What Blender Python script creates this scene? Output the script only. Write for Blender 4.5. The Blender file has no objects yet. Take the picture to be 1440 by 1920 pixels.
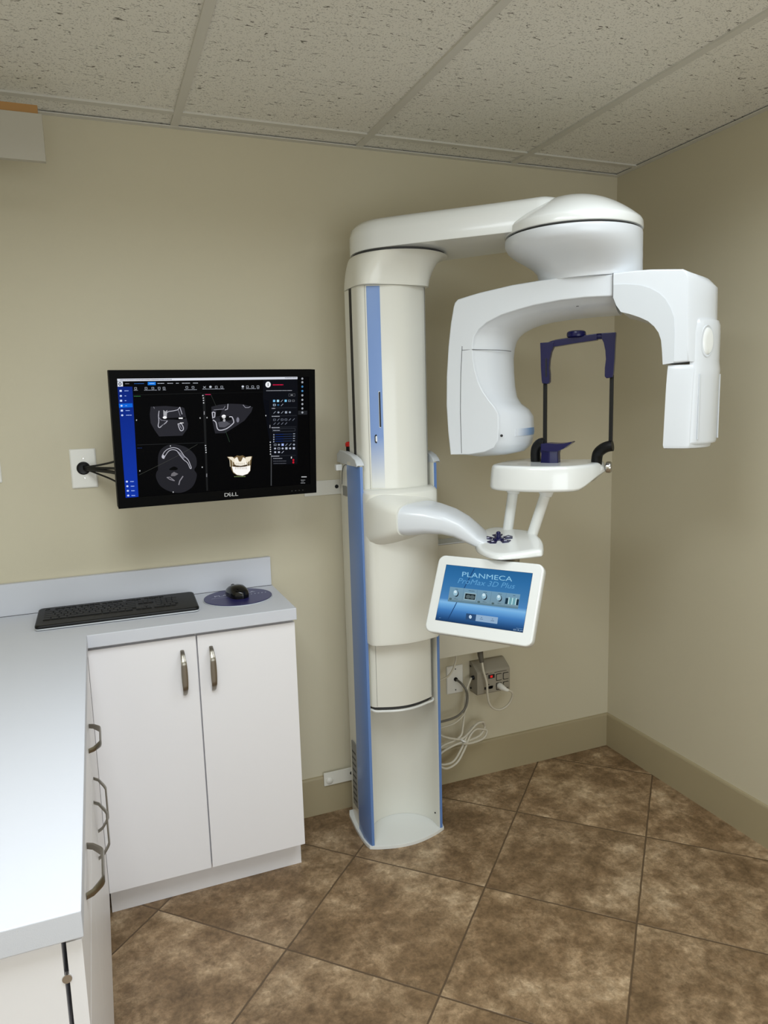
import bpy, bmesh, math, random
import numpy as np
from mathutils import Vector, Matrix
random.seed(7)
SC = bpy.context.scene
COL = SC.collection
PI = math.pi

# ------------------------------------------------------------------ camera
cam_data = bpy.data.cameras.new('camera')
cam = bpy.data.objects.new('camera', cam_data); COL.objects.link(cam)
RT = Vector((0.92776253, -0.37213777, -0.02775205)); UP = Vector((0.08039082, 0.12668886, 0.98867955)); FW = Vector((0.36440913, 0.91949084, -0.14745364))
cam.matrix_world = Matrix(((RT.x, UP.x, -FW.x, -2.0226), (RT.y, UP.y, -FW.y, -2.4751), (RT.z, UP.z, -FW.z, 1.5304), (0, 0, 0, 1)))
cam_data.sensor_fit = 'VERTICAL'; cam_data.sensor_height = 24.0
cam_data.lens = 1355.17 / 1920 * 24.0
cam_data.clip_start = 0.02
SC.camera = cam
# ------------------------------------------------------------------ world, lights, exposure
w = bpy.data.worlds.new('world'); SC.world = w; w.use_nodes = True
w.node_tree.nodes['Background'].inputs[0].default_value = (0.9, 0.95, 1, 1)
w.node_tree.nodes['Background'].inputs[1].default_value = 0.0
def area(name, loc, sx, sy, power, color, rot=(0, 0, 0), spread=180):
    l = bpy.data.lights.new(name, 'AREA'); l.shape = 'RECTANGLE'; l.size = sx; l.size_y = sy
    l.energy = power; l.color = color; l.spread = math.radians(spread)
    o = bpy.data.objects.new(name, l); COL.objects.link(o); o.location = loc; o.rotation_euler = rot
    return o
area('troffer_light', (-1.98, -1.9, 2.385), .58, 1.16, 27, (.87, .945, 1), spread=166)
area('troffer_light', (-.8, -1.6, 2.385), .58, 1.16, 10.5, (.87, .945, 1), spread=160)
area('front_fill_light', (-1.4, -4.4, 1.1), 2.4, 1.6, 35, (.87, .945, 1), rot=(PI / 2, 0, 0))  # added soft fill from behind the camera, not a fixture of the room
SC.view_settings.view_transform = 'Standard'
try: SC.view_settings.look = 'None'
except Exception: pass
SC.view_settings.gamma = 1.0
SC.view_settings.use_curve_mapping = False
SC.view_settings.exposure = 0.0
SC.cycles.max_bounces = 8

# ------------------------------------------------------------------ materials
def srgb(r, g, b):
    f = lambda c: (c / 255 / 12.92) if c / 255 <= .04045 else ((c / 255 + .055) / 1.055) ** 2.4
    return (f(r), f(g), f(b), 1)
def mat(name, rgb, rough=.5, metal=0, coat=0, bump=0, bscale=200, emit=None, est=1, spec=.5):
    m = bpy.data.materials.new(name); m.use_nodes = True
    nt = m.node_tree; p = nt.nodes['Principled BSDF']
    p.inputs['Base Color'].default_value = srgb(*rgb); p.inputs['Roughness'].default_value = rough
    p.inputs['Metallic'].default_value = metal; p.inputs['Coat Weight'].default_value = coat
    p.inputs['Coat Roughness'].default_value = .08
    p.inputs['Specular IOR Level'].default_value = spec
    if emit: p.inputs['Emission Color'].default_value = srgb(*emit); p.inputs['Emission Strength'].default_value = est
    n = nt.nodes.new('ShaderNodeTexNoise'); n.inputs['Scale'].default_value = bscale; n.inputs['Detail'].default_value = 3
    tc = nt.nodes.new('ShaderNodeTexCoord'); nt.links.new(tc.outputs['Object'], n.inputs['Vector'])
    if bump:
        b = nt.nodes.new('ShaderNodeBump'); b.inputs['Strength'].default_value = bump; b.inputs['Distance'].default_value = .001
        nt.links.new(n.outputs['Fac'], b.inputs['Height']); nt.links.new(b.outputs['Normal'], p.inputs['Normal'])
    mr = nt.nodes.new('ShaderNodeMapRange'); dr = .006 if coat else .02
    mr.inputs['To Min'].default_value = max(rough - dr, 0); mr.inputs['To Max'].default_value = min(rough + dr, 1)
    nt.links.new(n.outputs['Fac'], mr.inputs['Value']); nt.links.new(mr.outputs['Result'], p.inputs['Roughness'])
    return m
M = {}
M['wall'] = mat('wall_paint', (203, 195, 171), .55, bump=.25, bscale=450, spec=.3)
M['base'] = mat('baseboard_paint', (166, 153, 122), .5)
M['ceilgrid'] = mat('ceiling_grid_paint', (206, 203, 194), .5)
M['laminate'] = mat('white_laminate', (206, 208, 215), .42, spec=.25, bump=.15, bscale=900)
M['cab'] = mat('cabinet_white', (236, 234, 236), .35, spec=.4)
M['white'] = mat('enamel_white', (232, 234, 232), .22, coat=.6)
M['warm'] = mat('column_white', (226, 225, 216), .28, coat=.3)
M['cool'] = mat('moulded_white', (219, 223, 228), .3, coat=.25)
M['trimgrey'] = mat('pale_grey_plastic', (207, 211, 215), .35)
M['blue'] = mat('blue_strip', (98, 132, 190), .35, coat=.2)
M['navy'] = mat('navy_plastic', (12, 12, 66), .25, coat=.15, spec=.3)
M['black'] = mat('black_plastic', (10, 10, 11), .45, spec=.3)
M['blackgloss'] = mat('black_gloss', (10, 10, 11), .15)
M['bezel'] = mat('monitor_black', (3, 3, 3), .5, spec=.06)
M['seam'] = mat('seam_dark', (60, 60, 60), .6)
M['softseam'] = mat('seam_grey', (140, 139, 132), .6)
M['slot'] = mat('slot_dark', (12, 12, 16), .6)
M['metal'] = mat('brushed_nickel', (150, 145, 135), .3, metal=1)
M['steel'] = mat('stainless', (205, 203, 200), .25, metal=1)
M['plate'] = mat('plate_white', (232, 230, 222), .3)
M['brace'] = mat('bracket_white', (222, 219, 208), .4)
M['grey'] = mat('grey_metal_case', (150, 143, 128), .45)
M['label'] = mat('grey_label', (128, 128, 124), .5)
M['cord'] = mat('white_cord', (205, 198, 180), .45)
M['greycord'] = mat('grey_cord', (110, 105, 95), .5)
M['dimpanel'] = mat('shaded_white_panel', (178, 173, 160), .5)  # white panel, with the dimness near the ceiling put into its colour
M['wood'] = mat('raw_wood', (168, 126, 74), .7)
M['red'] = mat('red_plastic', (190, 25, 18), .3)
M['redlamp'] = mat('red_lamp', (220, 40, 40), .3, emit=(230, 30, 30), est=.35)
M['pad'] = mat('mouse_pad_blue', (38, 36, 92), .35)
M['ink'] = mat('light_print', (196, 198, 215), .5)
M['logo'] = mat('silver_print', (190, 190, 190), .4)
M['caseoff'] = mat('off_white_case', (214, 209, 192), .45)
# braided sleeve
M['braid'] = mat('braided_sleeve', (60, 55, 45), .7)
nt = M['braid'].node_tree; ck = nt.nodes.new('ShaderNodeTexNoise'); ck.inputs['Scale'].default_value = 260
cr = nt.nodes.new('ShaderNodeValToRGB'); cr.color_ramp.elements[0].position = .45; cr.color_ramp.elements[0].color = srgb(22, 20, 18)
cr.color_ramp.elements[1].position = .55; cr.color_ramp.elements[1].color = srgb(120, 112, 96)
nt.links.new(ck.outputs['Fac'], cr.inputs[0]); nt.links.new(cr.outputs[0], nt.nodes['Principled BSDF'].inputs['Base Color'])

# floor tile
TX, TY, TA, TS = -1.30656, -0.30668, 0.77945, 0.45806
m = bpy.data.materials.new('floor_tile'); m.use_nodes = True; nt = m.node_tree; N = nt.nodes; L = nt.links; P = N['Principled BSDF']
def nd(t, **k):
    n = N.new(t)
    for a, b in k.items(): setattr(n, a, b)
    return n
def mth(op, a, b=None, c=None):
    n = nd('ShaderNodeMath', operation=op)
    for i, x in enumerate((a, b, c)):
        if x is None: continue
        if isinstance(x, (int, float)): n.inputs[i].default_value = x
        else: L.new(x, n.inputs[i])
    return n.outputs[0]
tc = nd('ShaderNodeTexCoord'); sx = nd('ShaderNodeSeparateXYZ'); L.new(tc.outputs['Object'], sx.inputs[0])
dx = mth('SUBTRACT', sx.outputs[0], TX); dy = mth('SUBTRACT', sx.outputs[1], TY)
ca, sa = math.cos(TA), math.sin(TA)
gi = mth('DIVIDE', mth('SUBTRACT', mth('MULTIPLY', dx, ca), mth('MULTIPLY', dy, sa)), TS)
gj = mth('DIVIDE', mth('SUBTRACT', mth('MULTIPLY', dx, -sa), mth('MULTIPLY', dy, ca)), TS)
wob = nd('ShaderNodeTexNoise'); wob.inputs['Scale'].default_value = 14; L.new(tc.outputs['Object'], wob.inputs['Vector'])
wb = mth('MULTIPLY', mth('SUBTRACT', wob.outputs['Fac'], .5), .008)
def edge(g): return mth('SUBTRACT', .5, mth('ABSOLUTE', mth('SUBTRACT', mth('FRACT', mth('ADD', g, wb)), .5)))
ed = mth('MINIMUM', edge(gi), edge(gj))
gr = nd('ShaderNodeMapRange'); gr.inputs['From Min'].default_value = .004; gr.inputs['From Max'].default_value = .0075; L.new(ed, gr.inputs['Value'])
cmb = nd('ShaderNodeCombineXYZ'); L.new(mth('FLOOR', gi), cmb.inputs[0]); L.new(mth('FLOOR', gj), cmb.inputs[1])
wn = nd('ShaderNodeTexWhiteNoise'); L.new(cmb.outputs[0], wn.inputs['Vector'])
vm = nd('ShaderNodeVectorMath', operation='MULTIPLY_ADD'); L.new(wn.outputs['Color'], vm.inputs[0]); vm.inputs[1].default_value = (7, 7, 7); L.new(tc.outputs['Object'], vm.inputs[2])
n1 = nd('ShaderNodeTexNoise'); n1.inputs['Scale'].default_value = 5.5; n1.inputs['Detail'].default_value = 12; n1.inputs['Roughness'].default_value = .68; n1.inputs['Distortion'].default_value = .15; L.new(vm.outputs[0], n1.inputs['Vector'])
r1 = nd('ShaderNodeValToRGB'); L.new(n1.outputs['Fac'], r1.inputs[0])
e = r1.color_ramp.elements; e[0].position = .30; e[0].color = srgb(106, 84, 58); e[1].position = .72; e[1].color = srgb(202, 180, 150)
x = e.new(.46); x.color = srgb(127, 103, 75)
x = e.new(.57); x.color = srgb(156, 132, 102)
n2 = nd('ShaderNodeTexNoise'); n2.inputs['Scale'].default_value = 22; n2.inputs['Detail'].default_value = 14; n2.inputs['Roughness'].default_value = .82; n2.inputs['Distortion'].default_value = .25; L.new(vm.outputs[0], n2.inputs['Vector'])
r2 = nd('ShaderNodeValToRGB'); L.new(n2.outputs['Fac'], r2.inputs[0]); e = r2.color_ramp.elements; e[0].position = .36; e[0].color = (.62, .60, .56, 1); e[1].position = .64; e[1].color = (1.28, 1.28, 1.30, 1)
mx = nd('ShaderNodeMix', data_type='RGBA', blend_type='MULTIPLY'); mx.inputs[0].default_value = .85; L.new(r1.outputs[0], mx.inputs[6]); L.new(r2.outputs[0], mx.inputs[7])
n3 = nd('ShaderNodeTexNoise'); n3.inputs['Scale'].default_value = 55; n3.inputs['Detail'].default_value = 10; n3.inputs['Roughness'].default_value = .75; n3.inputs['Distortion'].default_value = .6; L.new(vm.outputs[0], n3.inputs['Vector'])
r3 = nd('ShaderNodeValToRGB'); L.new(n3.outputs['Fac'], r3.inputs[0]); e = r3.color_ramp.elements; e[0].position = .38; e[0].color = (.70, .68, .65, 1); e[1].position = .62; e[1].color = (1.22, 1.22, 1.24, 1)
x = e.new(.5); x.color = (.97, .96, .95, 1)
m3 = nd('ShaderNodeMix', data_type='RGBA', blend_type='MULTIPLY'); m3.inputs[0].default_value = .9; L.new(mx.outputs[2], m3.inputs[6]); L.new(r3.outputs[0], m3.inputs[7])
hs_ = nd('ShaderNodeHueSaturation'); L.new(m3.outputs[2], hs_.inputs['Color']); L.new(mth('ADD', mth('MULTIPLY', wn.outputs['Value'], .16), .99), hs_.inputs['Value'])
mg = nd('ShaderNodeMix', data_type='RGBA'); L.new(gr.outputs[0], mg.inputs[0]); mg.inputs[6].default_value = srgb(92, 73, 52); L.new(hs_.outputs[0], mg.inputs[7])
L.new(mg.outputs[2], P.inputs['Base Color']); P.inputs['Roughness'].default_value = .48
bm_ = nd('ShaderNodeBump'); bm_.inputs['Strength'].default_value = .5; bm_.inputs['Distance'].default_value = .002
hh = mth('ADD', gr.outputs[0], mth('MULTIPLY', n2.outputs['Fac'], .35)); L.new(hh, bm_.inputs['Height']); L.new(bm_.outputs[0], P.inputs['Normal'])
M['floor'] = m
# ceiling tile with fissures and pinholes
m = bpy.data.materials.new('ceiling_tile'); m.use_nodes = True; nt = m.node_tree; N = nt.nodes; L = nt.links; P = N['Principled BSDF']
tc = nd('ShaderNodeTexCoord'); mp = nd('ShaderNodeMapping'); mp.inputs['Scale'].default_value = (46, 120, 60); mp.inputs['Rotation'].default_value = (0, 0, .0); L.new(tc.outputs['Object'], mp.inputs[0])
f1 = nd('ShaderNodeTexNoise'); f1.inputs['Scale'].default_value = 1; f1.inputs['Detail'].default_value = 5; f1.inputs['Roughness'].default_value = .55; f1.inputs['Distortion'].default_value = .8; L.new(mp.outputs[0], f1.inputs['Vector'])
ra = nd('ShaderNodeMapRange'); ra.inputs['From Min'].default_value = .625; ra.inputs['From Max'].default_value = .67; L.new(f1.outputs['Fac'], ra.inputs['Value'])
f2 = nd('ShaderNodeTexNoise'); f2.inputs['Scale'].default_value = 260; f2.inputs['Detail'].default_value = 2; L.new(tc.outputs['Object'], f2.inputs['Vector'])
rb = nd('ShaderNodeMapRange'); rb.inputs['From Min'].default_value = .56; rb.inputs['From Max'].default_value = .68; rb.inputs['To Max'].default_value = .5; L.new(f2.outputs['Fac'], rb.inputs['Value'])
mxv = mth('MAXIMUM', ra.outputs[0], rb.outputs[0])
mg = nd('ShaderNodeMix', data_type='RGBA'); L.new(mxv, mg.inputs[0]); mg.inputs[6].default_value = srgb(228, 225, 216); mg.inputs[7].default_value = srgb(108, 103, 92)
L.new(mg.outputs[2], P.inputs['Base Color']); P.inputs['Roughness'].default_value = .9
M['ceil'] = m
# stripe that fades from blue to white, printed on the column cover
def fade_mat(name, axis, lo, hi, c0, c1, rough=.3):
    m = bpy.data.materials.new(name); m.use_nodes = True; nt = m.node_tree; P = nt.nodes['Principled BSDF']
    tc = nt.nodes.new('ShaderNodeTexCoord'); s = nt.nodes.new('ShaderNodeSeparateXYZ'); nt.links.new(tc.outputs['Generated'], s.inputs[0])
    mr = nt.nodes.new('ShaderNodeMapRange'); mr.inputs['From Min'].default_value = lo; mr.inputs['From Max'].default_value = hi
    nt.links.new(s.outputs[axis], mr.inputs['Value']); mx = nt.nodes.new('ShaderNodeMix'); mx.data_type = 'RGBA'
    nt.links.new(mr.outputs[0], mx.inputs[0]); mx.inputs[6].default_value = srgb(*c0); mx.inputs[7].default_value = srgb(*c1)
    nt.links.new(mx.outputs[2], P.inputs['Base Color']); P.inputs['Roughness'].default_value = rough
    return m
M['fade'] = fade_mat('fading_blue_stripe', 2, .02, .26, (222, 223, 220), (120, 150, 204))
M['fade2'] = fade_mat('fading_blue_band', 0, .1, .7, (218, 222, 228), (118, 150, 190))
# screens
def screen_mat(name, strength):
    m = bpy.data.materials.new(name); m.use_nodes = True; nt = m.node_tree; P = nt.nodes['Principled BSDF']
    a = nt.nodes.new('ShaderNodeAttribute'); a.attribute_name = 'Col'
    nt.links.new(a.outputs['Color'], P.inputs['Emission Color']); P.inputs['Emission Strength'].default_value = strength
    P.inputs['Base Color'].default_value = (.0015, .0015, .0015, 1); P.inputs['Roughness'].default_value = .35; P.inputs['Specular IOR Level'].default_value = .015
    return m
M['screen'] = screen_mat('monitor_picture', 1.0)
M['touch'] = screen_mat('touch_picture', 1.0)

# ------------------------------------------------------------------ helpers
ORG = {}
def thing(name, label, cat, org, group=None):
    o = bpy.data.objects.new(name, None); COL.objects.link(o); o.location = org
    o.empty_display_size = .05
    o['label'] = label; o['category'] = cat
    if group: o['group'] = group
    ORG[o] = Vector(org); return o
def tag(o, label, cat, group=None):
    o['label'] = label; o['category'] = cat
    if group: o['group'] = group
    return o
def finish(bm, bevel=0, segs=2, sharp=38, smooth=True):
    bmesh.ops.remove_doubles(bm, verts=bm.verts, dist=1e-6)
    bmesh.ops.recalc_face_normals(bm, faces=bm.faces)
    if bevel:
        es = [e for e in bm.edges if len(e.link_faces) == 2 and e.calc_face_angle(0) > math.radians(30)]
        bmesh.ops.bevel(bm, geom=es, offset=bevel, segments=segs, affect='EDGES', profile=.6, clamp_overlap=True)
    for f in bm.faces: f.smooth = smooth
    for e in bm.edges:
        e.smooth = not (len(e.link_faces) == 2 and e.calc_face_angle(0) > math.radians(sharp))
def obj(name, bm, m, parent=None, bevel=0, segs=2, sharp=38, smooth=True, org=None, raw=False, sub=0):
    if not raw: finish(bm, bevel, segs, sharp, smooth)
    if parent is not None: o0 = ORG[parent]
    elif org is not None: o0 = Vector(org)
    else:
        xs = [v.co for v in bm.verts]
        o0 = Vector((sum(c.x for c in xs) / len(xs), sum(c.y for c in xs) / len(xs), min(c.z for c in xs)))
    bmesh.ops.translate(bm, verts=bm.verts, vec=-o0)
    me = bpy.data.meshes.new(name); bm.to_mesh(me); bm.free()
    for mm in (m if isinstance(m, (list, tuple)) else [m]): me.materials.append(mm)
    o = bpy.data.objects.new(name, me); COL.objects.link(o)
    if parent is not None: o.parent = parent; ORG[o] = ORG[parent]
    else: o.location = o0; ORG[o] = Vector(o0)
    if sub:
        s = o.modifiers.new('sub', 'SUBSURF'); s.levels = sub; s.render_levels = sub
    if not raw and smooth and not sub:
        wn = o.modifiers.new('wn', 'WEIGHTED_NORMAL'); wn.keep_sharp = True
    return o
def struct(name, bm, m, **k):
    o = obj(name, bm, m, org=(0, 0, 0), **k); o['kind'] = 'structure'; return o
def box(x0, x1, y0, y1, z0, z1, bm=None, T=None):
    bm = bm or bmesh.new()
    vs = [bm.verts.new((x, y, z)) for x in (x0, x1) for y in (y0, y1) for z in (z0, z1)]
    for f in ((0, 1, 3, 2), (4, 6, 7, 5), (0, 4, 5, 1), (2, 3, 7, 6), (0, 2, 6, 4), (1, 5, 7, 3)): bm.faces.new([vs[i] for i in f])
    if T is not None: bmesh.ops.transform(bm, matrix=T, verts=vs)
    return bm
def loft(secs, bm=None, closed=True, caps=True):
    bm = bm or bmesh.new(); rows = [[bm.verts.new(p) for p in s] for s in secs]; n = len(rows[0])
    for a, b in zip(rows, rows[1:]):
        for i in range(n if closed else n - 1):
            j = (i + 1) % n; bm.faces.new((a[i], a[j], b[j], b[i]))
    if caps and closed: bm.faces.new(rows[0]); bm.faces.new(rows[-1][::-1])
    return bm
def prism(poly, z0, z1, T=None, bm=None):
    s = [[Vector((x, y, z)) for x, y in poly] for z in (z0, z1)]
    if T is not None: s = [[T @ p for p in q] for q in s]
    return loft(s, bm)
def smoothpath(pts, n=8, closed=False):
    pts = [Vector(p) for p in pts]; out = []; N_ = len(pts)
    rng = range(N_ if closed else N_ - 1)
    for i in rng:
        p0 = pts[(i - 1) % N_] if closed or i > 0 else pts[0]; p1 = pts[i]; p2 = pts[(i + 1) % N_]
        p3 = pts[(i + 2) % N_] if closed or i + 2 < N_ else pts[-1]
        for k in range(n):
            t = k / n
            out.append(.5 * ((2 * p1) + (p2 - p0) * t + (2 * p0 - 5 * p1 + 4 * p2 - p3) * t * t + (3 * p1 - p0 - 3 * p2 + p3) * t ** 3))
    if not closed: out.append(pts[-1])
    return out
def tube(pts, r, n=10, bm=None, rs=None):
    pts = [Vector(p) for p in pts]; up = Vector((0, 0, 1)); secs = []; prev = None
    for i, p in enumerate(pts):
        t = (pts[min(i + 1, len(pts) - 1)] - pts[max(i - 1, 0)]).normalized()
        if prev is None: a = t.cross(up if abs(t.z) < .95 else Vector((1, 0, 0))).normalized()
        else: a = (prev - t * prev.dot(t)).normalized()
        prev = a; b = t.cross(a); rr = rs[i] if rs else r
        secs.append([p + a * math.cos(q * 2 * PI / n) * rr + b * math.sin(q * 2 * PI / n) * rr for q in range(n)])
    return loft(secs, bm)
def lathe(prof, c, axis=(0, 0, 1), n=40, bm=None):
    ax = Vector(axis).normalized(); a = ax.orthogonal().normalized(); b = ax.cross(a); c = Vector(c)
    return loft([[c + ax * h + (a * math.cos(q * 2 * PI / n) + b * math.sin(q * 2 * PI / n)) * max(r, 1e-4) for q in range(n)] for r, h in prof], bm)
def rrect(x0, x1, y0, y1, r, n=6):
    o = []
    for cx, cy, a0 in ((x1 - r, y1 - r, 0), (x0 + r, y1 - r, 90), (x0 + r, y0 + r, 180), (x1 - r, y0 + r, 270)):
        for k in range(n + 1):
            a = math.radians(a0 + 90 * k / n); o.append((cx + r * math.cos(a), cy + r * math.sin(a)))
    return o
def sell(hw, hh, n=3., k=32):
    o = []
    for i in range(k):
        t = 2 * PI * i / k; c, s = math.cos(t), math.sin(t)
        o.append((hw * math.copysign(abs(c) ** (2 / n), c), hh * math.copysign(abs(s) ** (2 / n), s)))
    return o
def text_bm(s, size, T, depth=.0004, sx=1.0, bm=None, shear=0):
    cu = bpy.data.curves.new('t', 'FONT'); cu.body = s; cu.size = size; cu.extrude = depth; cu.align_x = 'CENTER'; cu.align_y = 'CENTER'; cu.shear = shear; cu.resolution_u = 3
    o = bpy.data.objects.new('t', cu); COL.objects.link(o); dg = bpy.context.evaluated_depsgraph_get()
    me = bpy.data.meshes.new_from_object(o.evaluated_get(dg)); bpy.data.objects.remove(o); bpy.data.curves.remove(cu)
    bm = bm or bmesh.new(); me.transform(T @ Matrix.Diagonal((sx, 1, 1, 1))); bm.from_mesh(me); bpy.data.meshes.remove(me)
    return bm
# frame of the rotating gantry: u across, v away from the room, z up
O2 = Vector((-.68, -.64, 0)); U = Vector((.684, -.729, 0)).normalized(); V = Vector((-U.y, U.x, 0))
G = Matrix(((U.x, V.x, 0, O2.x), (U.y, V.y, 0, O2.y), (0, 0, 1, 0), (0, 0, 0, 1)))
def g(u, v, z): return G @ Vector((u, v, z))

# ------------------------------------------------------------------ room shell
H = 2.400; XL = -2.72; YF = -4.6
struct('floor', box(XL - .1, .1, YF - .1, .1, -.05, 0), M['floor'])
struct('wall_back', box(XL - .1, .1, 0, .1, 0, H + .1), M['wall'])
struct('wall_right', box(0, .1, YF, 0, 0, H + .1), M['wall'])
struct('wall_left', box(XL - .1, XL, YF, 0, 0, H + .1), M['wall'])
struct('wall_front', box(XL - .1, .1, YF - .1, YF, 0, H + .1), M['wall'])
struct('ceiling', box(XL, 0, YF, 0, H + .006, H + .03), M['ceil'])
gx = [-.4939 - .6096 * k for k in range(4)]
gy = [-.1219 - 1.2192 * k for k in range(4)]
bm = bmesh.new()
for x in gx:
    box(x - .012, x + .012, YF, -.02, H, H + .008, bm)
xs = [0] + gx + [XL]
for y in gy:
    for a, b in zip(xs, xs[1:]):
        box(b + (.012 if b != XL else .02), a - (.012 if a != 0 else .02), y - .012, y + .012, H + .0005, H + .008, bm)
struct('trim_1', bm, M['ceilgrid'], smooth=False)
bm = bmesh.new()
box(XL, 0, -.022, 0, H - .001, H + .0022, bm); box(-.022, 0, YF, -.0221, H - .001, H + .0022, bm); box(XL, XL + .022, YF, -.022, H - .001, H + .0022, bm)
struct('trim_2', bm, M['ceilgrid'], smooth=False)
def bboard(name, pts):
    prof = [(0, 0), (.012, 0), (.012, .138), (.008, .146), (0, .148)]
    (x0, y0, nx, ny), (x1, y1, mx_, my) = pts
    s = [[(x0 + nx * a, y0 + ny * a, z) for a, z in prof], [(x1 + mx_ * a, y1 + my * a, z) for a, z in prof]]
    struct(name, loft(s), M['base'])
bboard('baseboard_back', ((-1.46, 0, 0, -1), (0, 0, -1, -1)))
bboard('baseboard_right', ((0, 0, -1, -1), (0, YF, -1, 0)))

# ------------------------------------------------------------------ cabinets and worktop
HC = .9113; CT = .038; DC = .3432; XR = -1.4799; XI = -2.0851; YN = -1.5603
def handle(parent, c, along, out, length=.138, depth=.024):
    a = Vector(along); o_ = Vector(out); s = a.cross(o_); c = Vector(c); secs = []
    n = 22
    path = []
    for k in range(n + 1):
        t = k / n; x = (t - .5) * length
        d = .029 * (1 - abs(2 * t - 1) ** 5) if 0 < t < 1 else 0
        d = .006 + depth * min(1, math.sin(PI * t) * 1.6 + .0) if 0 < t < 1 else 0
        path.append((x, d))
    for i, (x, d) in enumerate(path):
        t = i / n; w_ = .0055 + .0038 * math.sin(PI * t); th = .0022
        p = c + a * x + o_ * d
        q = path[min(i + 1, n)]; r = path[max(i - 1, 0)]; tg = (a * (q[0] - r[0]) + o_ * (q[1] - r[1])).normalized(); nn = s.cross(tg)
        secs.append([p + s * w_ + nn * th * .3, p + s * w_ * .4 + nn * th, p - s * w_ * .4 + nn * th, p - s * w_ + nn * th * .3, p - s * w_ * .8 - nn * th, p + s * w_ * .8 - nn * th])
    return obj('handle', loft(secs), M['metal'], parent)
ZB = .104; ZT = HC - CT - .012
cab = thing('base_cabinet', 'white two-door base cabinet under the keyboard and mouse pad', 'cabinet', (-1.78, -.17, 0))
obj('body', box(XI - .002, XR - .004, -.305, -.002, ZB, HC - CT - .0015), M['cab'], cab, bevel=.001)
obj('toe_kick', box(XI - .002, XR - .004, -.265, -.05, 0, ZB - .001), M['cab'], cab)
for x0, x1, hx in ((-2.0880, -1.7875, -1.8295), (-1.7835, -1.483, -1.745)):
    d = obj('door', box(x0, x1, -.325, -.3065, ZB, ZT), M['cab'], cab, bevel=.0012)
    handle(d, (hx, -.325, .753), (0, 0, 1), (0, -1, 0))
FX = -2.0885
def face(parent, kind, y0, y1, z0, z1, hc=None, along=None):
    d = obj(kind, box(FX - .019, FX, y0, y1, z0, z1), M['cab'], parent, bevel=.0012)
    if hc: handle(d, (FX, hc[0], hc[1]), along, (1, 0, 0), depth=.019)
    return d
c2 = thing('base_cabinet', 'white left-run base cabinet next to the inner corner, drawer above two doors', 'cabinet', (-2.4, -.77, 0))
obj('body', box(XL + .002, FX - .0245, -1.185, -.002, ZB, HC - CT - .0015), M['cab'], c2)
obj('toe_kick', box(XL + .002, FX - .08, -1.185, -.05, 0, ZB - .001), M['cab'], c2)
face(c2, 'drawer', -1.185, -.3262, .725, ZT, (-.765, .792), (0, 1, 0))
face(c2, 'door', -.764, -.3262, ZB, .721, (-.715, .60), (0, 0, 1))
face(c2, 'door', -1.185, -.768, ZB, .721, (-.83, .60), (0, 0, 1))
c3 = thing('base_cabinet', 'white base cabinet at the near end of the left run, beside a dark gap', 'cabinet', (-2.4, -1.36, 0))
obj('body', box(XL + .002, FX - .0245, -1.545, -1.186, ZB - .1, HC - CT - .0015), M['cab'], c3)
face(c3, 'drawer', -1.545, -1.189, .725, ZT, (-1.315, .812), (0, 1, 0))
face(c3, 'door', -1.545, -1.189, ZB, .721)
obj('drawer_bumper', lathe([(.0, -.004), (.006, -.004), (.006, .003), (0, .003)], (FX - .0215, -1.543, .812), (0, 1, 0), 16), M['steel'], c3)
ct = thing('countertop', 'white laminate L-shaped countertop with raised backsplash on the back wall', 'countertop', (-2.1, -.17, HC - CT))
poly = [(XL + .001, -.001), (XR, -.001), (XR, -DC), (XI, -DC), (XI, YN), (XL + .001, YN)]
obj('worktop', prism(poly, HC - CT, HC), M['laminate'], ct, bevel=.0022, segs=3)
obj('backsplash', box(XL + .001, XR - .003, -.02, -.001, HC + .0003, HC + .1016), M['laminate'], ct, bevel=.0015)
bm = tube([(XR - .003, -.0205, HC + .0006), (XL + .01, -.0205, HC + .0006)], .0009, 6)
obj('caulk_line', bm, M['seam'], ct)

# upper left panel
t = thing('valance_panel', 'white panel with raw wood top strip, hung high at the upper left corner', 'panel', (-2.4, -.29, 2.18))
obj('panel', box(XL + .001, -2.080, -.30, -.282, 2.18, 2.296), M['dimpanel'], t, bevel=.001)
obj('wood_strip', box(XL + .001, -2.089, -.297, -.281, 2.2965, 2.317), M['wood'], t)

# wall plates
def plate(name, x0, x1, z0, z1, m='plate', label='', cat='wall plate'):
    t = thing(name, label, cat, ((x0 + x1) / 2, 0, z0))
    T = Matrix(((1, 0, 0, 0), (0, 0, 1, 0), (0, 1, 0, 0), (0, 0, 0, 1)))
    bm = loft([[T @ Vector((x, z, y)) for x, z in rrect(x0 + i, x1 - i, z0 + i, z1 - i, .004)] for i, y in ((0, -.0005), (0, -.004), (.0025, -.0065), (.0045, -.0072))])
    obj('plate', bm, M[m], t)
    return t
t = plate('cable_plate', -2.098, -2.021, 1.294, 1.418, label='white cable pass-through wall plate with black round hole left of the monitor')
obj('grommet', lathe([(.0, -.0005), (.0205, -.0005), (.0205, .004), (.017, .0055), (.013, .004), (0, .004)], (-2.060, -.0055, 1.357), (0, -1, 0), 28), M['black'], t)
for z in (1.388, 1.3255):
    s = obj('screw', lathe([(0, 0), (.0038, 0), (.003, .0012), (0, .0015)], (-2.0595, -.007, z), (0, -1, 0), 16), M['steel'], t)
t = plate('blank_plate', -2.372, -2.292, 1.326, 1.441, label='white wall plate cut off by the left edge of the photo')

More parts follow.
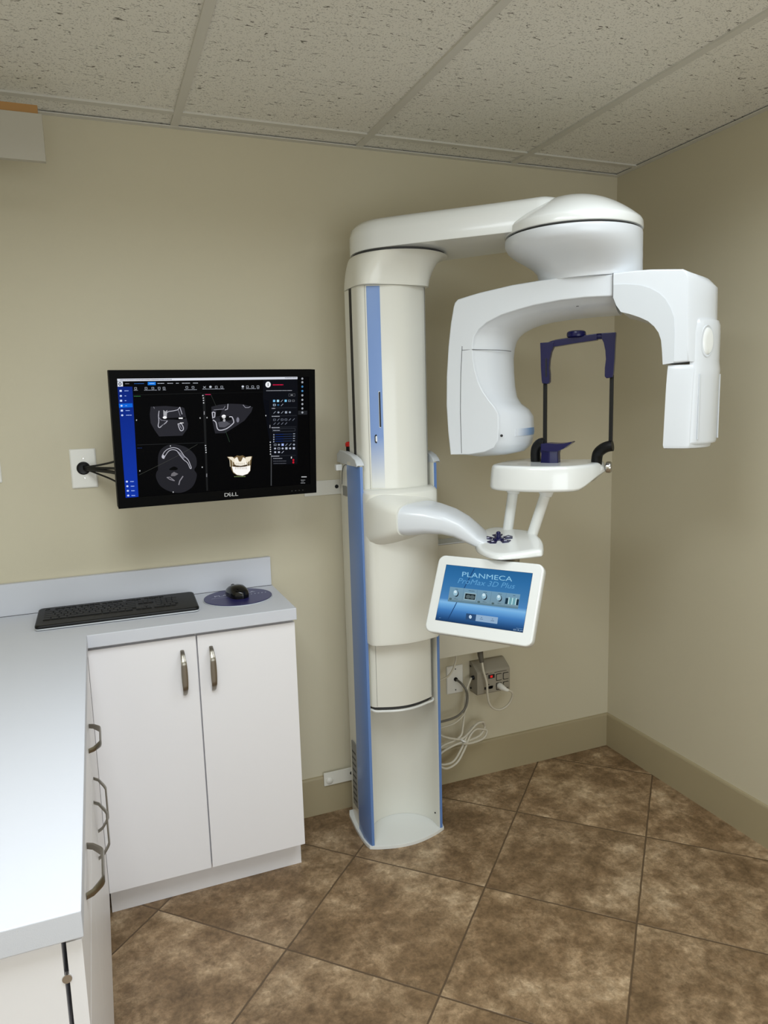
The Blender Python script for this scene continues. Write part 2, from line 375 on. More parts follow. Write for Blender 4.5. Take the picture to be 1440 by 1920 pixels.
# monitor cables
def cable(name, pts, r, m, label, cat='cable', group=None, n=8):
    return tag(obj(name, tube(smoothpath(pts, n), r, 10), m), label, cat, group)
def cord_part(parent, pts, r, m, n=8): return obj('cord', tube(smoothpath(pts, n), r, 10), m, parent)
MCx, MCy, MCz = -1.674, -.30, 1.450
for k, (dz, y1, z1, lb) in enumerate(((.006, -.20, 1.395, 'thin black cable rising highest from wall plate hole to monitor'), (.002, -.215, 1.365, 'thick black cable, upper of the middle pair, from wall plate to monitor'),
                              (-.003, -.21, 1.345, 'thick dark cable, lower of the middle pair, from wall plate to monitor'), (-.007, -.20, 1.305, 'thin black cable sloping lowest from wall plate hole to monitor'))):
    cable('monitor_cable', [(-2.062 + .002 * k, -.004, 1.357 + dz), (-2.045, -.03, 1.357 + dz * .9), (-1.99, -.11, (1.357 + z1) / 2 - .001), (-1.93, y1, z1), (-1.86, y1 - .02, z1 + .01), (-1.80, -.235, 1.40)],
          (.0032, .0042, .0055, .0028)[k], M['black'], lb, 'cable')
# ------------------------------------------------------------------ monitor
mon = thing('monitor', 'black widescreen monitor on a wall arm showing jaw scans', 'monitor', (-1.67, -.1, 1.25))
MW, MH = .598, .386
Rm = Matrix.Translation((MCx, MCy, MCz)) @ Matrix.Rotation(.073, 4, 'Z') @ Matrix.Rotation(.081, 4, 'X')
# local: x right, y away from viewer, z up
def mloc(T, p): return T @ Vector(p)
obj('casing', box(-MW / 2, MW / 2, .0, .035, -MH / 2, MH / 2, T=Rm), M['bezel'], mon, bevel=.003)
obj('casing_back', box(-MW * .36, MW * .36, .0355, .055, -MH * .36, MH * .36, T=Rm), M['bezel'], mon, bevel=.008)
obj('wall_arm', tube(smoothpath([Rm @ Vector((0, .055, 0)), (-1.67, -.16, 1.46), (-1.66, -.02, 1.46)], 6), .016, 12), M['black'], mon)
obj('wall_bracket', box(-1.72, -1.61, -.02, 0, 1.38, 1.54), M['black'], mon, bevel=.003)
IX, IZ0, IZ1 = .0205, .030, .022   # bezel widths
bm = bmesh.new()
for a in ((-MW / 2, MW / 2, MH / 2 - IZ1, MH / 2), (-MW / 2, MW / 2, -MH / 2, -MH / 2 + IZ0), (-MW / 2, -MW / 2 + IX, -MH / 2 + IZ0, MH / 2 - IZ1), (MW / 2 - IX, MW / 2, -MH / 2 + IZ0, MH / 2 - IZ1)):
    box(a[0], a[1], -.003, -.0002, a[2], a[3], bm, Rm)
obj('bezel', bm, M['bezel'], mon)

class Draw:
    """flat picture on a screen: shapes are given in picture coordinates (four corner points known) and mapped on to the panel"""
    def __init__(s, quad, W, Hh, T):
        A = []; b = []
        for (x, y), (u_, v_) in zip(quad, ((0, 0), (1, 0), (1, 1), (0, 1))):
            A.append([x, y, 1, 0, 0, 0, -u_ * x, -u_ * y]); b.append(u_); A.append([0, 0, 0, x, y, 1, -v_ * x, -v_ * y]); b.append(v_)
        s.h = np.append(np.linalg.solve(np.array(A, float), np.array(b, float)), 1).reshape(3, 3)
        s.W, s.H, s.T = W, Hh, T; s.bm = bmesh.new(); s.cl = s.bm.loops.layers.float_color.new('Col'); s.lay = 0
    def map(s, x, y, ly):
        q = s.h @ np.array([x, y, 1.0]); q = q / q[2]
        return s.T @ Vector(((q[0] - .5) * s.W, -.0001 - ly * .00006, (.5 - q[1]) * s.H))
    def poly(s, pts, c, ly=1, cols=None):
        f = s.bm.faces.new([s.bm.verts.new(s.map(x, y, ly)) for x, y in pts])
        for i, lp in enumerate(f.loops): lp[s.cl] = srgb(*(cols[i] if cols else c))
        return f
    def rect(s, x0, y0, x1, y1, c, ly=1): return s.poly([(x0, y0), (x1, y0), (x1, y1), (x0, y1)], c, ly)
    def ell(s, x, y, rx, ry, c, ly=1, n=18): return s.poly([(x + rx * math.cos(2 * PI * k / n), y + ry * math.sin(2 * PI * k / n)) for k in range(n)], c, ly)
    def line(s, pts, w_, c, ly=2, closed=False):
        pts = [Vector((p[0], p[1])) for p in pts]
        if closed: pts.append(pts[0])
        for a, b in zip(pts, pts[1:]):
            d = (b - a)
            if d.length < 1e-6: continue
            n = Vector((-d.y, d.x)).normalized() * w_ / 2; e = d.normalized() * w_ * .25
            s.poly([tuple(a - e + n), tuple(b + e + n), tuple(b + e - n), tuple(a - e - n)], c, ly)
    def dash(s, x0, x1, y, h_, c, ly=3, slope=0):
        x = x0
        while x < x1:
            L_ = random.uniform(3, 9); x2 = min(x + L_, x1)
            s.rect(x, y - h_ / 2 + slope * (x - x0), x2, y + h_ / 2 + slope * (x - x0), c, ly); x = x2 + random.uniform(.8, 2)
    def text(s, txt, x, y, size, c, ly=4, sxx=1.0, shear=0, ang=0):
        tb = text_bm(txt, size, Matrix.Identity(4), 0.0, sxx, shear=shear); ca_, sa_ = math.cos(ang), math.sin(ang)
        vm_ = {v: s.bm.verts.new(s.map(x + v.co.x * ca_ + v.co.y * sa_, y - v.co.y * ca_ + v.co.x * sa_, ly)) for v in tb.verts}
        for f in tb.faces:
            try: nf = s.bm.faces.new([vm_[v] for v in f.verts])
            except ValueError: continue
            for lp in nf.loops: lp[s.cl] = srgb(*c)
        tb.free()
    def make(s, name, m, parent):
        bmesh.ops.triangulate(s.bm, faces=s.bm.faces)
        n0 = (s.T.to_3x3() @ Vector((0, -1, 0)))
        for f in s.bm.faces:
            f.normal_update()
            if f.normal.dot(n0) < 0: f.normal_flip()
        return obj(name, s.bm, m, parent, raw=True)

D = Draw([(112, 98), (1330, 98), (1352, 790), (163, 868)], MW - 2 * IX, MH - IZ0 - IZ1, Rm @ Matrix.Translation((0, 0, (IZ0 - IZ1) / 2)))
K = (1, 1, 2)
D.poly([(112, 98), (1330, 98), (1352, 790), (163, 868)], K, 0)
D.poly([(114, 100), (1260, 98), (1260, 113), (116, 116)], (214, 218, 228), 1)
D.dash(132, 460, 107, 4, (90, 92, 105)); D.dash(1180, 1255, 104, 4, (110, 110, 120))
D.poly([(116, 150), (210, 151), (247, 862), (165, 869)], (12, 50, 158), 1, cols=[(8, 36, 120), (8, 36, 120), (14, 52, 165), (14, 52, 165)])
D.poly([(116, 118), (149, 118), (151, 149), (117, 150)], (225, 230, 240), 2); D.ell(132, 133, 10, 11, (20, 24, 40), 3); D.ell(132, 133, 5, 6, (225, 230, 240), 4)
D.poly([(124, 259), (210, 257), (212, 282), (126, 285)], (10, 100, 215), 2)
for k, (x, y) in enumerate(((136, 177), (137, 209), (138, 240), (141, 272), (143, 303), (145, 333))):
    (D.ell if k % 2 else (lambda a, b, c, d, e, f: D.rect(a - c, b - d, a + c, b + d, e, f)))(x, y, 7, 6, (200, 215, 250), 3)
    D.dash(x + 24, x + (50 if k in (0, 4) else 60 if k == 5 else 34), y, 4, (170, 195, 250))
for x, y in ((173, 762), (176, 792), (179, 822), (181, 853)):
    D.ell(x, y, 7, 6, (200, 215, 250), 3); D.dash(x + 22, x + 44, y, 5, (170, 195, 250))
D.rect(308, 122, 358, 142, (20, 120, 225), 2); D.dash(318, 350, 132, 4, (160, 200, 250))
for a, b, c in ((165, 190, (140, 140, 150)), (222, 285, (40, 90, 160)), (370, 412, (180, 185, 195)), (432, 468, (180, 185, 195)), (487, 505, (180, 185, 195)), (525, 577, (180, 185, 195)), (595, 626, (180, 185, 195))): D.dash(a, b, 132, 4, c)
for x in (231, 297, 340, 380, 411, 556, 595, 668, 706, 743, 778, 912, 941, 975, 1009):
    y = 162 if x < 500 else 159
    if x in (668,): D.line([(x - 8, y - 6), (x + 8, y + 6)], 2, (190, 195, 205)); D.line([(x - 8, y + 6), (x + 8, y - 6)], 2, (190, 195, 205))
    elif x in (706, 912): D.ell(x, y - 2, 8, 7, (195, 200, 210), 3)
    else: D.line([(x - 7, y - 6), (x + 6, y - 6), (x + 7, y + 6), (x - 6, y + 6)], 2.2, (170, 175, 185), 3, True)
for a, b in ((220, 245), (285, 365), (374, 388), (403, 423), (540, 620), (655, 795), (905, 920), (933, 995), (1002, 1017)): D.dash(a, b, 174 if a < 640 else 171, 3.4, (150, 155, 165))
# panes and dividers
D.line([(215, 205), (650, 196)], 1.5, (38, 40, 40)); D.line([(240, 525), (665, 515)], 2, (44, 46, 48)); D.line([(672, 200), (1040, 193)], 1.5, (20, 22, 22))
D.poly([(655, 200), (672, 200), (694, 828), (684, 828)], (26, 27, 28), 1); D.poly([(1082, 250), (1090, 250), (1106, 802), (1097, 802)], (18, 19, 20), 1)
D.line([(1100, 600), (1101, 798)], 5, (70, 72, 75), 2); D.rect(664, 313, 670, 335, (130, 130, 135), 3); D.rect(682, 716, 688, 738, (120, 120, 125), 3); D.rect(1086, 405, 1091, 425, (140, 140, 145), 3)
for x, y in ((658, 212), (661, 228), (662, 243), (663, 259), (676, 534), (678, 549), (679, 563), (680, 578), (1092, 517), (1092, 534), (1093, 549), (1093, 563), (1094, 578), (1094, 594)): D.ell(x, y, 4.5, 4, (200, 202, 206), 3, 7)
for x, y in ((236, 365), (641, 356), (685, 354), (1061, 345), (256, 693), (656, 674), (452, 534), (470, 834)): D.ell(x, y, 4, 5, (185, 188, 190), 3, 5)
D.dash(220, 262, 212, 4, (60, 120, 70)); D.dash(673, 708, 206, 5, (190, 40, 90)); D.dash(240, 270, 545, 3, (30, 50, 110))
# top-left slice
D.poly([(326, 280), (420, 276), (530, 286), (540, 292), (552, 350), (564, 392), (560, 425), (528, 468), (380, 472), (352, 432), (326, 385), (320, 330)], (40, 40, 46), 2)
B1 = (186, 186, 196); B2 = (140, 140, 150)
D.line(smoothpath([(379, 308, 0), (376, 340, 0), (378, 372, 0), (374, 405, 0), (384, 414, 0), (398, 402, 0), (422, 384, 0), (432, 372, 0)], 4), 5.5, B1); D.line([(378, 350), (392, 366), (428, 372)], 4, B2)
D.line([(345, 282), (350, 292)], 5, B1); D.line([(412, 330), (440, 312), (470, 308), (498, 302), (512, 285), (520, 312), (526, 330)], 4, B1, 3); D.line([(500, 300), (514, 340)], 4, B2)
D.poly([(406, 302), (420, 312), (432, 302), (428, 345), (408, 348)], (165, 165, 170), 3); D.ell(416, 350, 13, 8, (250, 250, 252), 4)
D.poly([(395, 355), (480, 352), (550, 350), (548, 358), (505, 368), (470, 364), (400, 362)], (4, 4, 5), 3); D.rect(505, 352, 530, 360, (250, 250, 252), 4); D.rect(512, 384, 536, 388, (240, 240, 240), 4)
D.line(smoothpath([(500, 392, 0), (508, 420, 0), (518, 436, 0), (532, 432, 0), (534, 415, 0), (522, 390, 0)], 4), 5, B1, 3, True); D.line([(510, 398), (524, 424)], 4, B2, 3)
# top-right slice
D.poly([(712, 285), (760, 272), (835, 266), (915, 270), (978, 290), (968, 320), (925, 375), (880, 405), (800, 455), (738, 456), (728, 415), (718, 370)], (38, 38, 44), 2)
D.poly([(745, 300), (780, 306), (768, 345), (740, 350)], (8, 8, 10), 3); D.poly([(765, 352), (845, 345), (840, 372), (770, 380)], (10, 10, 12), 3)
D.line([(718, 322), (724, 318), (736, 322), (734, 350), (722, 358)], 6, B1, 4, True); D.line([(728, 305), (790, 300), (800, 282)], 3, B2, 4); D.line([(818, 268), (816, 300), (800, 306)], 4, B1, 4)
D.line(smoothpath([(724, 370, 0), (742, 385, 0), (752, 425, 0), (772, 436, 0), (812, 425, 0), (850, 395, 0), (856, 380, 0), (845, 352, 0), (828, 350, 0)], 5), 6, B1, 4)
D.poly([(756, 385), (800, 375), (836, 395), (800, 418), (764, 416)], (82, 82, 90), 3)
D.ell(792, 348, 14, 12, (252, 252, 255), 5, 9); D.ell(795, 372, 8, 10, (170, 170, 175), 5, 9); D.line([(722, 358), (790, 352), (845, 342)], 3, (3, 3, 4), 6); D.ell(882, 370, 9, 17, (120, 120, 132), 4)
D.line([(915, 275), (930, 292), (950, 292), (962, 285)], 4, B2, 4); D.line([(708, 205), (742, 280)], 1.6, (60, 64, 60), 3); D.line([(800, 430), (830, 512)], 1.6, (55, 80, 60), 6)
# bottom-left axial slice
D.poly([tuple(p[:2]) for p in smoothpath([(385, 565, 0), (425, 532, 0), (480, 524, 0), (555, 545, 0), (612, 600, 0), (620, 660, 0), (605, 690, 0), (622, 725, 0), (598, 795, 0), (540, 834, 0), (470, 836, 0), (395, 800, 0), (362, 745, 0), (362, 705, 0), (382, 672, 0), (372, 620, 0)], 4, True)], (34, 34, 39), 2)
D.line([(250, 720), (390, 652), (505, 595), (625, 525)], 1.6, (70, 72, 66), 3)
D.line(smoothpath([(402, 612, 0), (398, 600, 0), (415, 570, 0), (440, 552, 0), (470, 545, 0), (500, 552, 0), (520, 570, 0), (540, 600, 0), (565, 625, 0), (580, 660, 0), (586, 678, 0), (578, 680, 0), (562, 645, 0), (535, 622, 0), (510, 590, 0), (492, 565, 0), (465, 558, 0), (440, 568, 0), (420, 595, 0), (410, 615, 0)], 3), 4, B1, 4, True)
D.ell(406, 603, 8, 12, B1, 4); D.poly([(500, 568), (522, 582), (545, 612), (530, 618), (510, 596)], (105, 105, 114), 3)
D.poly([tuple(p[:2]) for p in smoothpath([(444, 688, 0), (462, 672, 0), (480, 668, 0), (500, 682, 0), (482, 692, 0)], 4, True)], (3, 3, 3), 3)
D.poly([(458, 714), (475, 702), (503, 716), (480, 730), (455, 730)], (110, 108, 112), 3); D.line([(430, 738), (448, 736), (478, 760), (450, 752)], 5, (130, 128, 135), 4, True); D.line([(532, 732), (512, 762), (506, 786)], 7, (130, 128, 135), 4)
# bottom-right volume rendering: jaw and teeth
IV = (235, 226, 205)
D.poly([(815, 608), (840, 606), (860, 612), (880, 600), (895, 604), (915, 600), (935, 612), (958, 606), (978, 608), (972, 630), (966, 700), (950, 722), (915, 734), (880, 730), (855, 714), (842, 688), (836, 640)], (110, 92, 62), 2)
D.poly([(818, 610), (850, 610), (868, 625), (866, 652), (842, 630)], IV, 3); D.poly([(935, 612), (972, 608), (968, 628), (945, 650), (932, 628)], IV, 3)
D.poly([(866, 618), (880, 610), (892, 640), (905, 640), (918, 612), (932, 620), (945, 660), (920, 668), (876, 668), (862, 655)], (246, 240, 226), 3)
D.poly([(846, 672), (880, 676), (930, 674), (965, 666), (964, 700), (948, 720), (915, 732), (880, 726), (856, 708)], (250, 248, 244), 3)
D.poly([(850, 662), (905, 668), (965, 655), (965, 664), (905, 676), (850, 670)], (60, 46, 28), 4)
for k in range(9): D.rect(868 + k * 9, 676, 870 + k * 9, 690, (130, 110, 80), 5)
for k in range(7): D.rect(872 + k * 9, 648, 874 + k * 9, 662, (150, 130, 95), 5)
for x in (832, 848, 950, 962): D.line([(x, 625), (x + (4 if x < 900 else -3), 672)], 3, (225, 215, 190), 4)
D.dash(862, 935, 738, 4, (120, 140, 90))
# right hand tool panel
D.poly([(1042, 118), (1260, 116), (1264, 196), (1268, 660), (1112, 664), (1092, 250), (1042, 240)], (9, 11, 18), 1)
D.ell(1073, 146, 17, 19, (235, 238, 242), 3); D.rect(1071, 136, 1075, 156, (30, 30, 40), 4); D.dash(1103, 1170, 148, 7, (185, 20, 60)); D.dash(1062, 1226, 185, 4, (150, 152, 160))
D.line([(1206, 206), (1246, 206), (1246, 222), (1206, 222)], 1.5, (90, 92, 100), 3, True); D.rect(1218, 212, 1232, 217, (150, 150, 155), 3)
def icon(x, y, c, f=0):
    if f == 0: D.rect(x - 7, y - 7, x + 7, y + 7, c, 4)
    elif f == 1: D.line([(x - 6, y + 6), (x + 6, y - 6)], 3, c, 4)
    elif f == 2: D.ell(x, y, 7, 6, c, 4, 9)
    else: D.line([(x - 7, y - 5), (x + 7, y - 5), (x + 7, y + 5), (x - 7, y + 5)], 2, c, 4, True)
LB = (120, 185, 230); GW = (150, 158, 172)
for k, (f, c) in enumerate(((0, LB), (0, (165, 215, 235)), (1, GW), (0, (120, 195, 235)), (3, GW), (3, (120, 122, 128)))): icon(1113 + k * 24.6, 251, c, f)
for k, (f, c) in enumerate(((3, (200, 220, 240)), (2, (40, 90, 130)), (1, GW))): icon(1115 + k * 24.6, 277, c, f)
for y in (297, 348, 421, 606): D.poly([(1098, y - 4), (1258, y - 6), (1258, y + 2), (1098, y + 4)], (26, 28, 34), 2); D.dash(1099, 1120 if y == 297 else 1150, y + 2, 5, (165, 168, 178))
for k in range(5): icon(1117 + k * 24.4, 325, GW, (1, 2, 1, 0, 2)[k])
for k in range(6): icon(1117 + k * 24.4, 372, (120, 126, 140), (3, 1, 3, 3, 1, 1)[k])
for k in range(4): icon(1118 + k * 24.4, 397, (120, 126, 140), 1)
D.line([(1106, 430), (1250, 430), (1250, 446), (1106, 448)], 1.5, (70, 74, 82), 3, True); D.dash(1109, 1152, 441, 4, (150, 155, 168))
for k in range(4):
    y = 467 + k * 15; D.line([(1124, y), (1232, y - 2)], 2.5, (42, 58, 92), 3); D.line([(1124, y), (1175, y - 1)], 2.5, (14, 50, 130), 4); D.ell(1114, y + 2, 4, 5, GW, 3, 7); D.dash(1238, 1250, y - 3, 5, GW)
for k in range(6): icon(1123 + k * 24.2, 534, (170, 190, 250) if k == 2 else GW, (3, 2, 0, 1, 1, 2)[k])
for k in range(6): icon(1123 + k * 24.2, 558, (178, 184, 200), (2, 3, 2, 0, 2, 0)[k])
for k in range(3): icon(1124 + k * 24.2, 582, (178, 184, 200), (2, 2, 1)[k])
D.dash(1112, 1170, 623, 4, (150, 152, 160)); D.dash(1112, 1196, 640, 3, (100, 102, 110)); D.dash(1114, 1196, 655, 3, (95, 97, 105))
D.rect(1226, 612, 1232, 624, (220, 220, 225), 3); D.ell(1242, 634, 6, 7, (190, 20, 40), 3); D.ell(1242, 650, 6, 7, (190, 20, 40), 3)
D.rect(1268, 316, 1326, 341, (34, 36, 40), 2)
for k, y in enumerate((110, 133, 161, 189, 217, 246, 273, 301, 327)): D.ell(1291 + k * .5, y, 6.5, 7, (70, 130, 180) if k in (2, 3) else (160, 164, 172), 3, 9)
D.dash(1296, 1330, 745, 6, (190, 192, 196)); D.dash(1292, 1320, 766, 3.5, (150, 152, 156)); D.dash(1296, 1312, 775, 3, (130, 132, 136)); D.dash(1292, 1320, 785, 3.5, (150, 152, 156))
D.make('screen', M['screen'], mon)
Tl = Rm @ Matrix.Translation((.026, -.0034, -MH / 2 + .0155)) @ Matrix.Rotation(PI / 2, 4, 'X')
bm = text_bm('D', .0158, Tl @ Matrix.Translation((-.0165, 0, 0)), .0002, 1.2)
text_bm('E', .0158, Tl @ Matrix.Translation((-.0055, 0, 0)) @ Matrix.Rotation(.45, 4, 'Z'), .0002, 1.1, bm)
text_bm('L', .0158, Tl @ Matrix.Translation((.0045, 0, 0)), .0002, 1.3, bm)
text_bm('L', .0158, Tl @ Matrix.Translation((.0145, 0, 0)), .0002, 1.3, bm)
obj('logo', bm, M['logo'], mon)
bm = bmesh.new()
for k in range(4): box(.215 + k * .012, .219 + k * .012, -.0036, -.003, -MH / 2 + .011, -MH / 2 + .0125, bm, Rm)
obj('button', bm, M['seam'], mon)

# ------------------------------------------------------------------ keyboard, mouse, pad
a = math.atan2(.018, .46)
TK = Matrix.Translation((-1.9915, -.153, HC)) @ Matrix.Rotation(math.radians(-1.0), 4, 'Z')
kb = thing('keyboard', 'black keyboard lying on the white countertop', 'keyboard', (-1.9915, -.153, HC))
KW, KD = .464, .172
def kz(y): return .0125 + (y + KD / 2) / KD * .010
bm = loft([[TK @ Vector((x, y, z0 + (kz(y) - .0125) * f)) for x, y in rrect(-KW / 2 + i, KW / 2 - i, -KD / 2 + i, KD / 2 - i, .013)] for i, z0, f in ((.001, .0056, 0), (.0, .008, .4), (.0, .012, 1), (.003, .0145, 1), (.005, .015, 1))])
obj('case', bm, M['black'], kb, sharp=60)
obj('silver_edge', loft([[TK @ Vector((x, y, z)) for x, y in rrect(-KW / 2 + .0005, KW / 2 - .0005, -KD / 2 - .0015, KD / 2 - .002, .013)] for z in (.0025, .0055)]), M['trimgrey'], kb)
bm = bmesh.new()
prof_rows = [(.062, .0125), (.0405, .0165), (.0225, .0165), (.0045, .0165), (-.0135, .0165), (-.0315, .0165)]
for ri, (yc, kd) in enumerate(prof_rows):
    x = -.213
    groups = []
    if ri == 0: ws = [.0155] + ['g.012'] + [.0155] * 4 + ['g.006'] + [.0155] * 4 + ['g.006'] + [.0155] * 4 + ['g.008'] + [.0155] * 3 + ['g.008'] + [.0155] * 4
    elif ri == 1: ws = [.0175] * 13 + [.035] + ['g.006'] + [.0155] * 3 + ['g.006'] + [.0165] * 4
    elif ri == 2: ws = [.026] + [.0175] * 12 + [.0265] + ['g.006'] + [.0155] * 3 + ['g.006'] + [.0165] * 4
    elif ri == 3: ws = [.031] + [.0175] * 11 + [.039] + ['g.006', 'g.0465', 'g.0065'] + [.0165] * 4
    elif ri == 4: ws = [.040] + [.0175] * 10 + [.0475] + ['g.006', 'g.0155', .0155, 'g.0155', 'g.0065'] + [.0165] * 4
    else: ws = [.022] * 3 + [.098] + [.022] * 4 + ['g.009'] + [.0155] * 3 + ['g.006'] + [.033, .0165, .0165]
    for q in ws:
        if isinstance(q, str): x += float(q[1:]); continue
        z = kz(yc)
        s = []
        for i, dz in ((.0006, .0005), (.0006, .0035), (.0022, .0052)):
            s.append([TK @ Vector((xx, yy, z + dz + (yy - yc) * .058)) for xx, yy in ((x + i, yc - kd / 2 + i), (x + q - i, yc - kd / 2 + i), (x + q - i, yc + kd / 2 - i), (x + i, yc + kd / 2 - i))])
        loft(s, bm); x += q
o = obj('keys', bm, M['black'], kb, sharp=25); o['kind'] = 'stuff'
pd = thing('mouse_pad', 'oval dark blue mouse pad with white lettering on the countertop', 'mouse pad', (-1.61, -.14, HC))
TP = Matrix.Translation((-1.6225, -.138, HC)) @ Matrix.Rotation(math.radians(3), 4, 'Z')
def oval(a_, b_, n=56): return [(a_ * math.cos(2 * PI * k / n), b_ * math.sin(2 * PI * k / n)) for k in range(n)]
obj('base', prism(oval(.1125, .109), .0006, .003, TP), M['trimgrey'], pd)
obj('pad', prism(oval(.1105, .106), .0032, .0052, TP), M['pad'], pd)
bm = text_bm('PLANMECA', .020, TP @ Matrix.Translation((-.003, .036, .0054)), .0001, 1.35)
for k in range(5): box(.045 + k * .012, .049 + k * .012, .006, .010, .0053, .0055, bm, TP)
box(-.085, -.03, .012, .0128, .0053, .0055, bm, TP)
obj('lettering', bm, M['ink'], pd)
ms = thing('computer_mouse', 'black computer mouse sitting on the oval blue mouse pad', 'mouse', (-1.62, -.125, HC + .0055))
TM = Matrix.Translation((-1.624, -.125, HC + .0056)) @ Matrix.Rotation(math.radians(12), 4, 'Z')
s = []
for k in range(13):
    t = k / 12; y = -.056 + .112 * t; hw = .031 * (1 - abs(2 * t - 1) ** 3.2) ** .5 * (1 - .12 * t) + .001; hh = (.036 * (math.sin(PI * (t * .86 + .12))) ** .7 + .002)
    s.append([TM @ Vector((x * hw, y, max(0, z) * hh)) for x, z in ((1, 0), (1.02, .35), (.92, .7), (.65, .92), (.25, 1.0), (-.25, 1.0), (-.65, .92), (-.92, .7), (-1.02, .35), (-1, 0))])
obj('shell', loft(s), M['blackgloss'], ms, sharp=70)
obj('scroll_wheel', lathe([(0, -.004), (.010, -.004), (.011, 0), (.010, .004), (0, .004)], TM @ Vector((0, .030, .0225)), TM.to_3x3() @ Vector((1, 0, 0)), 20), M['black'], ms)

# ------------------------------------------------------------------ mounting bars on the wall
def bar(x0, x1, z0, z1, holes, label):
    t = thing('mounting_bar', label, 'wall bracket', ((x0 + x1) / 2, 0, z0), 'mounting bars behind the imaging unit')
    y = -.019 if z0 < .3 else -.004
    obj('strip', box(x0, x1, y, -.0002 if z0 > .3 else -.0135, z0, z1), M['brace'], t, bevel=.0012)
    for (x, z, k) in holes:
        if k: obj('bolt', lathe([(0, 0), (.013, 0), (.013, .004), (.009, .007), (0, .008)], (x, y, z), (0, -1, 0), 24), M['brace'], t)
        else: obj('hole', lathe([(0, 0), (.007, 0), (.007, .0006), (0, .0006)], (x, y, z), (0, -1, 0), 20), M['slot'], t)
bar(-1.345, -.95, 1.214, 1.267, ((-1.318, 1.238, 1), (-1.224, 1.242, 0)), 'upper white metal mounting bar, right of the monitor, behind the column')
bar(-1.322, -.95, .113, .164, ((-1.301, .133, 1), (-1.212, .143, 0)), 'lower white metal mounting bar just above the floor behind the column')

# ------------------------------------------------------------------ imaging unit
xr = thing('dental_x_ray_unit', 'white floor-standing dental x-ray unit with blue trim and rotating C-arm', 'x-ray machine', (-1.1, -.2, 0))
CX = -1.1025
# base plate
def bowed(x0, x1, yb, yf, bow, n=14, r=.0):
    p = [(x0 + .006, yb), (x0 - .004, yb - .03), (x0 - .0105, -.17), (x0 - .0115, -.23), (x0 - .0085, -.27), (x0 - .003, yf + .004)]
    for k in range(1, n): t = k / n; p.append((x0 + (x1 - x0) * t, yf - bow * math.sin(PI * t)))
    p += [(x1 + .003, yf + .004), (x1 + .0085, -.27), (x1 + .0115, -.23), (x1 + .0105, -.17), (x1 + .004, yb - .03), (x1 - .006, yb)]
    return p
obj('base_plate', prism(bowed(-1.243, -.962, -.05, -.298, .034), 0, .013), M['white'], xr, bevel=.002)
# fixed outer column, open channel towards the room
def chan():
    o_ = [(-1.222, -.045), (-1.236, -.12), (-1.244, -.20), (-1.246, -.24), (-1.242, -.285), (-1.237, -.296), (-1.228, -.296), (-1.226, -.285)]
    n = 18; inn = []
    for k in range(n + 1):
        t = PI * k / n; inn.append((CX - .1235 * math.cos(t), -.262 + .115 * math.sin(t)))
    r_ = [(2 * CX - x, y) for x, y in o_][::-1]
    return o_ + inn + r_
obj('fixed_column', prism(chan(), .0132, 1.345), M['warm'], xr, bevel=.001)
for sgn in (1, -1):
    mx_ = lambda x: x if sgn > 0 else 2 * CX - x
    pr = [(-1.2428, -.178), (-1.2475, -.24), (-1.2437, -.2835), (-1.2385, -.2975), (-1.2295, -.2980), (-1.2275, -.290), (-1.2305, -.2968), (-1.2370, -.2962), (-1.2425, -.2848), (-1.2463, -.24), (-1.2418, -.178)]
    obj('edge_strip', prism([(mx_(x), y) for x, y in pr], .0135, 1.333), M['blue'], xr)
    # rounded cap on top of each column side
    prof = [(-.05, 1.346), (-.05, 1.362), (-.09, 1.372), (-.16, 1.371), (-.24, 1.362), (-.28, 1.352), (-.297, 1.338), (-.299, 1.334), (-.16, 1.346)]
    prof = [(-.05, 1.334), (-.05, 1.362), (-.09, 1.374), (-.16, 1.373), (-.24, 1.364), (-.28, 1.354), (-.297, 1.342), (-.302, 1.334)]
    xa = lambda y: -1.2245 - .025 * math.sin(min(1, (-y) / .25) * PI / 2)
    s = [[(mx_(xa(y) - .001), y, z) for y, z in prof], [(mx_(xa(y) + .002), y, z + .004) for y, z in prof], [(mx_(-1.2265), y, z + .003) for y, z in prof], [(mx_(-1.2250), y, z) for y, z in prof]]
    obj('column_cap', loft(s), M['trimgrey'], xr, sharp=50)
bm = tube(smoothpath([(-1.2438, -.178, 1.333), (-1.2425, -.150, 1.328), (-1.240, -.125, 1.31), (-1.2375, -.108, 1.27), (-1.237, -.105, 1.26)], 5), .0012, 6)
obj('cap_seam', bm, M['seam'], xr)
bm = bmesh.new(); box(-1.2425, -1.2385, -.172, -.128, 1.225, 1.258, bm); o = obj('type_plate', bm, M['label'], xr); o['label'] = 'small grey type plate'
bm = loft([[(-1.2405, -.128, z), (-1.2432, -.17, z), (-1.2452, -.175, z), (-1.2395, -.128, z)][::1] for z in (.085, .32)])
bm = bmesh.new(); box(-1.2436, -1.2395, -.172, -.125, .085, .33, bm); obj('rating_label', bm, M['label'], xr)
bm = bmesh.new()
for k in range(9): box(-1.2440, -1.2437, -.168, -.130, .105 + k * .023, .112 + k * .023, bm)
obj('label_lines', bm, M['seam'], xr)
es = obj('emergency_stop', lathe([(0, 0), (.0115, 0), (.0115, .017), (0, .017)], (-1.214, -.13, 1.374), n=24), M['black'], xr)
o = obj('stop_button', lathe([(0, .0172), (.0135, .0172), (.014, .028), (.010, .033), (0, .034)], (-1.214, -.13, 1.374), n=24), M['red'], es); o['label'] = 'red emergency stop button'
obj('side_knob', box(-1.262, -1.2405, -.125, -.105, 1.310, 1.331), M['white'], xr, bevel=.003)
obj('foot_screw', lathe([(0, 0), (.003, 0), (.003, .001), (0, .001)], (-.984, -.2745, .062), (-1, -.6, 0), 12), M['slot'], xr)
